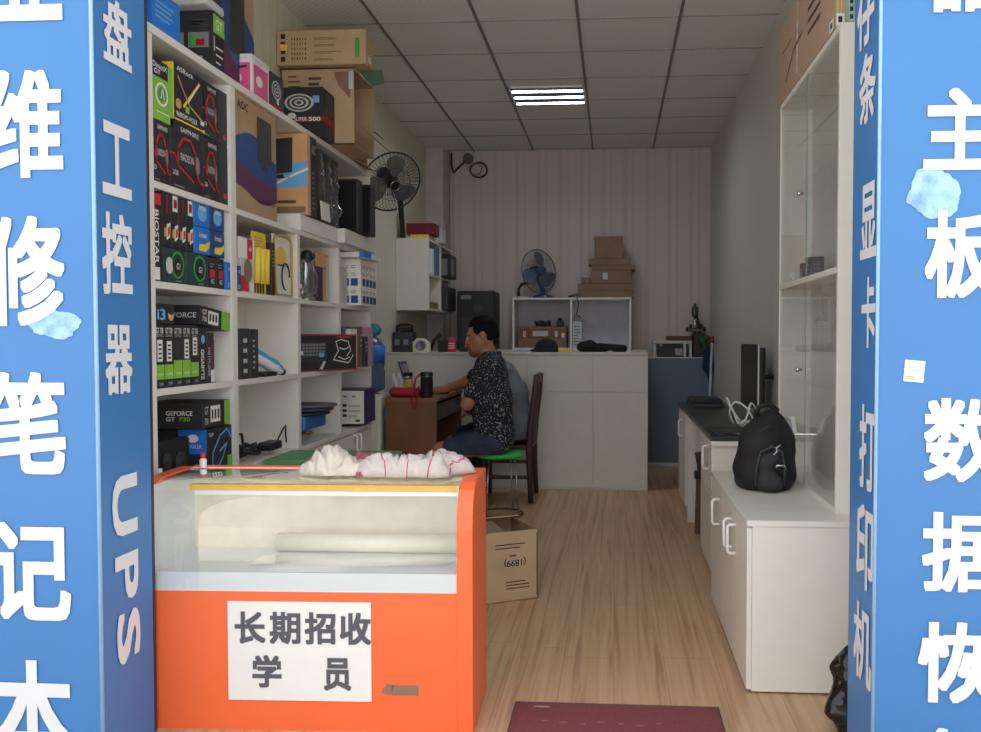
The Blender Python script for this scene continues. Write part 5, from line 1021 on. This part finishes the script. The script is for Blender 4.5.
# ================================================================ DESK AT LEFT AND THE PEOPLE
wood = M('desk_wood', (122, 76, 48), .5, var=.14, scale=6)
rt = T('wooden_desk', 'brown wooden desk with a flat side panel in front of the service counter', 'desk', (-1.40, 6.45, 0))
WZ = .838; WX0, WX1, WY0, WY1 = -1.575, -1.205, 5.95, 6.95
G().box((WX0, WY0, WZ-.025), (WX1, WY1, WZ), M('desk_wood_top', (136, 92, 62), .4, var=.1)).obj('desktop', rt, bevel=.002)
G().box((WX0+.005, WY0+.004, 0), (WX1-.01, WY0+.028, WZ-.026), wood).obj('side_panel', rt); G().box((WX0+.005, WY1-.028, 0), (WX1-.01, WY1-.004, WZ-.026), wood).obj('side_panel', rt)
G().box((WX0+.01, WY0+.03, .25), (WX0+.03, WY1-.03, WZ-.03), wood).obj('back_panel', rt)
d = G().box((WX1-.09, WY0+.04, .68), (WX1-.012, WY1-.04, .79), M('drawer_grey', (98, 92, 86), .6)).obj('drawer', rt)
rt = T('water_dispenser', 'white water dispenser with a blue bottle between the shelf end and the wooden desk', 'dispenser', (-1.73, 6.08, 0))
G().box((-1.87, 5.95, 0), (-1.60, 6.23, .86), M('dispenser_white', (224, 224, 208), .4), .02).obj('cabinet', rt)
G().lathe((-1.735, 6.09, .86), [(.06, 0), (.12, .03), (.125, .05), (.125, .16), (.118, .18), (.125, .20), (.125, .33), (.09, .385), (.04, .41)], M('bottle_blue', (92, 108, 132), .2, alpha=.9), 28).obj('bottle', rt); G().lathe((-1.735, 6.09, 1.08), [(.127, 0), (.127, .12)], blue, 28).obj('label', rt)
blob('cap', [('ell', (-1.70, 6.09, 1.305), (.07, .055, .05))], .008, teal, rt); G().box((-1.602, 6.02, .70), (-1.58, 6.06, .76), blue, .005).box((-1.602, 6.11, .70), (-1.58, 6.15, .76), red, .005).obj('tap', rt)
pou = blob('pouch', [('cap', (-1.525, 6.03, WZ+.035), (-1.37, 6.03, WZ+.033), .036, .034)], .006, M('pouch_red', (168, 30, 46), .6), None, .01, cut=lambda x, y, z: (WZ+.001)-z, loc=(-1.45, 6.03, WZ)); tag(pou, 'red zip pouch lying at the front of the wooden desk', 'pouch')
rt = T('thermos', 'glass and steel tea flask with a black lid behind the red pouch', 'flask', (-1.455, 6.14, WZ)); G().lathe((-1.455, 6.14, WZ), [(.030, 0), (.032, .005), (.032, .035)], steel, 20).obj('base', rt); G().lathe((-1.455, 6.14, WZ+.035), [(.031, 0), (.031, .09)], M('tea_yellow', (196, 168, 96), .25), 20).obj('glass_body', rt); G().lathe((-1.455, 6.14, WZ+.125), [(.032, 0), (.032, .02)], steel, 20).obj('collar', rt); G().lathe((-1.455, 6.14, WZ+.145), [(.034, 0), (.034, .02), (.03, .025)], black, 20).obj('lid', rt)
rt = T('travel_mug', 'tall black travel mug with a red strap on the wooden desk edge', 'mug', (-1.295, 6.02, WZ)); G().lathe((-1.295, 6.02, WZ), [(.040, 0), (.042, .004), (.042, .14), (.044, .145), (.044, .17), (.036, .178)], M('mug_black', (34, 34, 36), .3), 24).obj('body', rt); G().lathe((-1.295, 6.02, WZ+.143), [(.0445, 0), (.0445, .004)], steel, 24).obj('rim_band', rt)
G().tube([(-1.335, 6.0, WZ+.165), (-1.365, 5.98, WZ+.13), (-1.37, 5.965, WZ+.05), (-1.385, 5.945, WZ-.02), (-1.37, 5.935, WZ-.07), (-1.35, 5.935, WZ-.06), (-1.345, 5.945, WZ), (-1.34, 5.97, WZ+.08)], .006, dred, 8).obj('strap', rt)
rt = T('tablet', 'grey tablet leaning back on a white stand at the left of the wooden desk', 'tablet', (-1.51, 6.45, WZ))
g = G((-1.50, 6.45, WZ+.02), ry=-.32); g.box((-.006, -.12, 0), (.004, .12, .23), dkgrey, .004); g.obj('frame', rt); g = G((-1.50, 6.45, WZ+.02), ry=-.32); g.box((.0042, -.105, .015), (.005, .105, .215), M('screen_grey', (128, 134, 140), .2)); g.obj('screen', rt)
g = G((-1.54, 6.16, WZ), ry=-.25); g.box((0, -.03, 0), (.03, .03, .16), M('stand_white', (206, 208, 206), .5), .012); g.obj('stand', rt)
G().tube([(-1.53, 6.14, WZ+.01), (-1.50, 6.14, WZ+.10), (-1.53, 6.14, WZ+.16)], .014, MATS['stand_white'], 10).obj('grip', rt)
rt = T('computer_mouse', 'black computer mouse under the reaching hand on the wooden desk', 'mouse', (-1.27, 6.42, WZ)); blob('body', [('ell', (-1.265, 6.42, WZ+.014), (.055, .034, .028))], .005, black, rt, cut=lambda x, y, z: (WZ+.001)-z)
kb = G(); kb.box((-1.50, 6.35, WZ), (-1.34, 6.80, WZ+.018), dkgrey, .004)
for i in range(4):
    for j in range(12): kb.box((-1.49+.036*i, 6.37+.035*j, WZ+.018), (-1.462+.036*i, 6.397+.035*j, WZ+.024), black)
S('keyboard', kb, 'dark computer keyboard on the wooden desk in front of the men', 'keyboard', (-1.42, 6.57, WZ))
# stool and chair
sx, sy = -.80, 6.12
rt = T('stool', 'green-topped stool with thin steel legs under the man in the dark shirt', 'stool', (sx, sy, 0))
gs = M('stool_green', (50, 196, 84), .45); G().lathe((sx, sy, .415), [(.15, 0), (.165, .008), (.168, .02), (.16, .032), (.02, .036)], gs, 32).obj('seat', rt)
for k in range(4):
    a = math.pi/4+k*math.pi/2+.3; G().tube([(sx+.13*math.cos(a), sy+.13*math.sin(a), .416), (sx+.165*math.cos(a), sy+.165*math.sin(a), .005)], .006, steel, 8).obj('leg', rt)
G().tube([(sx+.163*math.cos(2*math.pi*k/32), sy+.163*math.sin(2*math.pi*k/32), .018) for k in range(32)], .007, dkgrey, 8, True).obj('foot_ring', rt)
dw = M('chair_wood', (74, 56, 52), .5, var=.12)
rt = T('wooden_chair', 'dark wooden high-backed chair under the person in the pale shirt', 'chair', (-.80, 6.82, 0))
for y in (6.60, 7.04): G().tube([(-.625, y, 0), (-.635, y, .22), (-.64, y, .43), (-.625, y, .62), (-.60, y, .80), (-.585, y, .97)], [.02, .022, .025, .024, .022, .02], dw, 8).obj('back_post', rt)
for y in (6.62, 7.02): G().tube([(-1.0, y, 0), (-1.0, y, .41)], [.018, .021], dw, 8).obj('front_leg', rt)
G().box((-1.03, 6.59, .405), (-.62, 7.05, .435), dw, .008).obj('seat', rt); G().box((-.605, 6.60, .90), (-.575, 7.04, .975), dw, .008).obj('top_rail', rt)
for y in (6.72, 6.82, 6.92): G().slab([(-.645, y-.02, .44), (-.615, y-.02, .44), (-.585, y-.02, .91), (-.60, y-.02, .91)], (0, .04, 0), dw).obj('slat', rt)
for z in (.18, .30): G().box((-1.0, 6.605, z), (-.63, 6.635, z+.025), dw).obj('stretcher', rt)

skin = M('skin', (172, 120, 92), .55, var=.04); skind = M('skin_dark', (92, 52, 44), .6); hair_m = M('hair_black', (20, 19, 20), .85, var=.25, scale=90, bump=.4, spec=.15)
def rotz(p, c, a): x, y = p[0]-c[0], p[1]-c[1]; return (c[0]+x*math.cos(a)-y*math.sin(a), c[1]+x*math.sin(a)+y*math.cos(a), p[2])
def hand(wr, di, nrm, side, curl):
    "palm, four fingers and thumb from wrist wr along di; nrm is the back of the hand"
    wr, di, nrm = Vector(wr), Vector(di).normalized(), Vector(nrm); nrm = (nrm-di*nrm.dot(di)).normalized(); la = di.cross(nrm)*side; P = []
    t = lambda v: tuple(v)
    P.append(('cap', t(wr), t(wr+di*.075), .026, .030, .02)); P.append(('cap', t(wr+di*.045-la*.02), t(wr+di*.08-la*.022), .018, .014, .02)); P.append(('cap', t(wr+di*.045+la*.02), t(wr+di*.08+la*.022), .018, .014, .02))
    for k, (o, L) in enumerate(((-.031, .068), (-.0105, .078), (.0105, .073), (.031, .056))):
        p = wr+di*.085+la*o; d = di+la*o*3
        for s, f in enumerate((.42, .32, .26)):
            d = (d-nrm*curl*(.55+.3*s)).normalized(); q = p+d*L*f; P.append(('cap', t(p), t(q), .0092-.0008*s, .0085-.0009*s, .004)); p = q
    p = wr+di*.02-la*.028; d = (di*.75-la*.75-nrm*.25).normalized()
    for L, r in ((.035, .012), (.03, .010)): q = p+d*L; P.append(('cap', t(p), t(q), r, r*.85, .006)); p = q; d = (d+di*.35-nrm*.2).normalized()
    return P
def head(c, yaw, pitch):
    "a head facing local -x, then turned by yaw and nodded by pitch; returns primitives, painter data and hair"
    R = Euler((0, pitch, yaw)).to_matrix(); c = Vector(c)
    def w(x, y, z): return tuple(c+R @ Vector((x, y, z)))
    E = lambda p, r: ('ell', w(*p), r, R, .015)
    P = [E((.012, 0, .025), (.098, .078, .095)), E((-.035, 0, -.04), (.062, .060, .072)), ('cap', w(-.055, 0, -.085), w(-.075, 0, -.085), .030, .026, .03),
         ('cap', w(-.02, .05, -.05), w(-.06, .025, -.085), .026, .022, .03), ('cap', w(-.02, -.05, -.05), w(-.06, -.025, -.085), .026, .022, .03),
         ('cap', w(-.096, 0, .012), w(-.114, 0, -.026), .010, .015, .012), ('cap', w(-.108, .012, -.03), w(-.108, -.012, -.03), .009, .009, .008),
         ('cap', w(-.088, .04, .03), w(-.092, .012, .032), .010, .010, .012), ('cap', w(-.088, -.04, .03), w(-.092, -.012, .032), .010, .010, .012),
         ('cap', w(-.096, .022, -.056), w(-.099, -.022, -.056), .0085, .0085, .006), ('cap', w(-.093, .018, -.068), w(-.096, -.018, -.068), .0085, .0085, .006)]
    for s in (1, -1): P += [('ell', w(.01, .078*s, -.005), (.022, .010, .032), R, .006), ('cap', w(-.045, .055*s, -.02), w(-.065, .03*s, -.03), .018, .016, .02)]
    eyes = [w(-.090, .032, .012), w(-.090, -.032, .012)]; lips = [w(-.106, 0, -.061), w(-.104, .014, -.061), w(-.104, -.014, -.061)]; brow = [w(-.097, .03, .034), w(-.097, -.03, .034), w(-.095, .045, .032), w(-.095, -.045, .032)]
    H = [E((.018, 0, .042), (.103, .086, .092)), E((.05, 0, -.01), (.068, .078, .075))]
    Ri = R.transposed()
    def hcut(x, y, z):
        X, Y, Z = x-c[0], y-c[1], z-c[2]; q = [Ri[i][0]*X+Ri[i][1]*Y+Ri[i][2]*Z for i in range(3)]
        face = np.maximum(-q[0]-.056-.10*np.clip(q[2]-.045, 0, 1)*4, -(q[2]-.072)); face = np.minimum(-q[0]-.03, 1)*0+np.where(q[2] < .072, -q[0]-.045, -q[0]-.088)
        ear = .03-np.sqrt((q[0]-.006)**2+(q[2]+.012)**2); ear = np.where(np.abs(q[1]) > .05, ear, -1)
        low = np.where(q[0] < .03, -(q[2]+.02), -(q[2]+.052))
        return np.maximum(np.maximum(face, ear), low)
    return P, eyes, lips, brow, H, hcut, w
def near(C, pts, r): return np.min([np.linalg.norm(C-np.array(p), axis=1) for p in pts], axis=0) < r
def person(label, loc, hd, yaw, pitch, body, hands, shirt, shirt_m, pants, pants_m, scut, pcut, collar=None):
    rt = T('person', label, 'person', loc); P, eyes, lips, brow, H, hcut, w = head(hd, yaw, pitch)
    paint = lambda C: np.where(near(C, eyes, .0105), 1, np.where(near(C, brow, .008), 1, np.where(near(C, lips, .010), 2, 0)))
    blob('body', P+body+hands, .0066, skin, rt, .03, paint=paint, mats=[skin, skind, M('lip', (150, 88, 78), .5)])
    def ruffle(V):
        o = V.copy()
        for i, p in enumerate(V): k = noise.noise(Vector(p)*Vector((1, 1, 1)).x*17)*.006+noise.noise(Vector((p[0]*9, p[1]*9, p[2]*30)))*.004; o[i] += np.array((k, k, 0))
        return o
    blob('shirt', shirt, .009, shirt_m, rt, .06, cut=scut, disp=ruffle); blob('trousers', pants, .009, pants_m, rt, .04, cut=pcut, disp=ruffle)
    def tuft(V):
        o = V.copy()
        for i, p in enumerate(V): o[i] += np.array([noise.noise(Vector(p)*45+Vector((j*9, 0, 0)))*.007 for j in range(3)])
        return o
    blob('hair', H, .0066, hair_m, rt, .02, cut=hcut, disp=tuft)
    return rt
def infl(pr, d): return [('cap', p[1], p[2], p[3]+d, p[4]+d)+tuple(p[5:]) if p[0] == 'cap' else ('ell', p[1], tuple(r+d for r in p[2]))+tuple(p[3:]) for p in pr]
# speckled dark shirt
sp_m = M('shirt_speckled', (34, 36, 44), .85); ns, lk, bs = nodes(sp_m); nt = sp_m.node_tree
tc = ns.new('ShaderNodeTexCoord'); vo = ns.new('ShaderNodeTexVoronoi'); vo.inputs['Scale'].default_value = 72; lk.new(tc.outputs['Object'], vo.inputs['Vector'])
nz = ns.new('ShaderNodeTexNoise'); nz.inputs['Scale'].default_value = 26; lk.new(tc.outputs['Object'], nz.inputs['Vector'])
thr = math_node(nt, 'MULTIPLY', nz.outputs['Fac'], .55); lk.new(mixc(nt, math_node(nt, 'LESS_THAN', vo.outputs['Distance'], thr), lin((32, 34, 42)), lin((176, 178, 184))), bs.inputs['Base Color'])
jean = M('denim', (54, 64, 84), .85, var=.3, scale=12)
# man one
tor = [('cap', (-.83, 6.05, .54), (-.83, 6.19, .54), .115, .115, .06), ('cap', (-.845, 6.10, .62), (-.86, 6.10, .80), .118, .122, .06), ('cap', (-.845, 6.17, .62), (-.86, 6.17, .80), .118, .122, .06), ('cap', (-.86, 6.06, .84), (-.865, 6.05, .97), .118, .105, .06), ('cap', (-.86, 6.20, .84), (-.865, 6.21, .97), .118, .105, .06),
       ('cap', (-.86, 5.99, 1.055), (-.87, 6.27, 1.055), .062, .062, .05), ('cap', (-.855, 6.03, 1.08), (-.86, 6.23, 1.08), .065, .065, .05)]
neck = [('cap', (-.862, 6.13, 1.09), (-.905, 6.12, 1.22), .058, .054, .03)]
armL = [('cap', (-.87, 5.965, 1.045), (-1.0, 5.935, .80), .055, .043, .03), ('cap', (-1.0, 5.935, .80), (-1.03, 6.16, .755), .042, .028, .02)]
armR = [('cap', (-.88, 6.30, 1.045), (-1.07, 6.34, .93), .055, .041, .03), ('cap', (-1.07, 6.34, .93), (-1.235, 6.40, .875), .040, .027, .02)]
legs = [('cap', (-.85, 6.03, .525), (-1.20, 5.98, .47), .088, .062, .05), ('cap', (-.85, 6.21, .525), (-1.16, 6.24, .49), .088, .062, .05), ('cap', (-1.20, 5.98, .455), (-1.13, 5.99, .10), .056, .036, .03), ('cap', (-1.16, 6.24, .47), (-1.09, 6.25, .10), .056, .036, .03),
        ('cap', (-1.12, 5.99, .045), (-1.30, 5.965, .03), .036, .028, .03), ('cap', (-1.08, 6.25, .045), (-1.27, 6.27, .03), .036, .028, .03)]
hnds = hand((-1.03, 6.16, .755), (.1, 1, -.1), (-.8, 0, .6), -1, .5)+hand((-1.235, 6.40, .878), (-1, .12, -.22), (-.15, 0, 1), -1, .38)
slv = [('cap', (-.87, 5.965, 1.045), (-.955, 5.945, .885), .072, .066, .05), ('cap', (-.88, 6.30, 1.045), (-1.0, 6.325, .97), .072, .064, .05)]
def scut1(x, y, z):
    nk = np.sqrt((x+.885+.25*(z-1.12))**2+(y-6.13)**2)-.066
    a = np.maximum(1.085-z, 0)*0; neckcut = np.where(z > 1.10, -nk, -1)
    return np.maximum(neckcut, .475-z)
pant1 = infl([('cap', (-.83, 6.05, .535), (-.83, 6.19, .535), .112, .112, .06)], .008)+[('cap', (-.85, 6.03, .53), (-1.15, 5.985, .475), .100, .082, .05), ('cap', (-.85, 6.21, .53), (-1.11, 6.24, .49), .100, .082, .05)]
pc1 = lambda x, y, z: np.maximum(np.maximum(-(x+1.165), z-.60), .449-z)
p1 = person('man in a dark speckled short-sleeved shirt and denim shorts on the green stool', (-.85, 6.12, 0), (-.925, 6.115, 1.272), .12, -.28, tor+neck+armL+armR+legs, hnds, infl(tor, .012)+slv, sp_m, pant1, jean, scut1, pc1)
g = G(); cc = Vector((-.872, 6.128, 1.118)); g.tube([cc+Vector((.072*math.cos(a), .082*math.sin(a), .022*math.cos(a)+.006)) for a in [i*2*math.pi/28 for i in range(28)]], .014, M('collar_navy', (30, 36, 52), .85), 8, True); g.obj('collar', p1)
for y, x in ((5.985, -1.19), (6.25, -1.16)): blob('sandal', [('cap', (x+.09, y, .012), (x-.12, y-.02, .010), .042, .040)], .008, dkgrey, p1, cut=lambda X, Y, Z: np.maximum(.002-Z, Z-.022))
# person two, leaning over the desk behind him
dy2 = 0
tor2 = [('cap', (-.765, 6.75, .535), (-.765, 6.89, .535), .108, .108, .06), ('cap', (-.77, 6.77, .62), (-.80, 6.76, .80), .110, .112, .06), ('cap', (-.77, 6.87, .62), (-.80, 6.88, .80), .110, .112, .06), ('cap', (-.815, 6.76, .84), (-.86, 6.75, .95), .108, .095, .06), ('cap', (-.815, 6.88, .84), (-.86, 6.89, .95), .108, .095, .06), ('cap', (-.88, 6.68, 1.0), (-.89, 6.96, 1.0), .058, .058, .05)]
neck2 = [('cap', (-.89, 6.82, 1.02), (-.975, 6.82, 1.16), .056, .05, .03)]
aL2 = [('cap', (-.87, 6.655, .985), (-.80, 6.62, .75), .052, .042, .03), ('cap', (-.80, 6.62, .75), (-1.03, 6.66, .70), .040, .028, .02)]
aR2 = [('cap', (-.90, 6.985, .985), (-1.06, 7.02, .88), .052, .040, .03), ('cap', (-1.06, 7.02, .88), (-1.22, 6.86, .872), .038, .027, .02)]
legs2 = [('cap', (-.80, 6.73, .52), (-1.15, 6.72, .50), .085, .06, .05), ('cap', (-.80, 6.91, .52), (-1.13, 6.94, .50), .085, .06, .05), ('cap', (-1.15, 6.72, .48), (-1.08, 6.72, .09), .055, .036, .03), ('cap', (-1.13, 6.94, .48), (-1.06, 6.94, .09), .055, .036, .03), ('cap', (-1.07, 6.72, .045), (-1.26, 6.71, .03), .036, .028, .03), ('cap', (-1.05, 6.94, .045), (-1.24, 6.95, .03), .036, .028, .03)]
h2 = hand((-1.03, 6.66, .70), (-1, .1, -.2), (0, 0, 1), 1, .5)+hand((-1.22, 6.86, .874), (-1, -.1, -.1), (0, 0, 1), -1, .3)
slv2 = [('cap', (-.87, 6.655, .985), (-.825, 6.633, .82), .068, .064, .05), ('cap', (-.90, 6.985, .985), (-1.0, 7.005, .92), .068, .06, .05)]
def scut2(x, y, z):
    nk = np.sqrt((x+.905+.5*(z-1.04))**2+(y-6.82)**2)-.064
    return np.maximum(np.maximum(np.where(z > 1.03, -nk, -1), -1), .47-z)
pant2 = infl([('cap', (-.77, 6.76, .53), (-.77, 6.88, .53), .105, .105, .06)], .008)+[('cap', (-.80, 6.73, .525), (-1.14, 6.72, .50), .096, .078, .05), ('cap', (-.80, 6.91, .525), (-1.12, 6.94, .50), .096, .078, .05), ('cap', (-1.14, 6.72, .48), (-1.075, 6.72, .12), .074, .066, .04), ('cap', (-1.12, 6.94, .48), (-1.055, 6.94, .12), .074, .066, .04)]
pc2 = lambda x, y, z: np.maximum(np.maximum(z-.60, .11-z), np.where(x > -.98, .437-z, -1))
p2 = person('person in a pale grey-blue shirt, mostly hidden behind the speckled-shirt man', (-.80, 6.82, 0), (-1.04, 6.815, 1.225), .1, -.12, tor2+neck2+aL2+aR2+legs2, h2, infl(tor2, .012)+slv2, M('shirt_pale', (120, 126, 134), .85, var=.06), pant2, M('trousers_dark', (36, 36, 40), .85), scut2, pc2)
for y, x in ((6.715, -1.15), (6.945, -1.13)): blob('shoe', [('cap', (x+.09, y, .03), (x-.12, y, .025), .045, .040)], .008, black, p2, cut=lambda X, Y, Z: .002-Z)
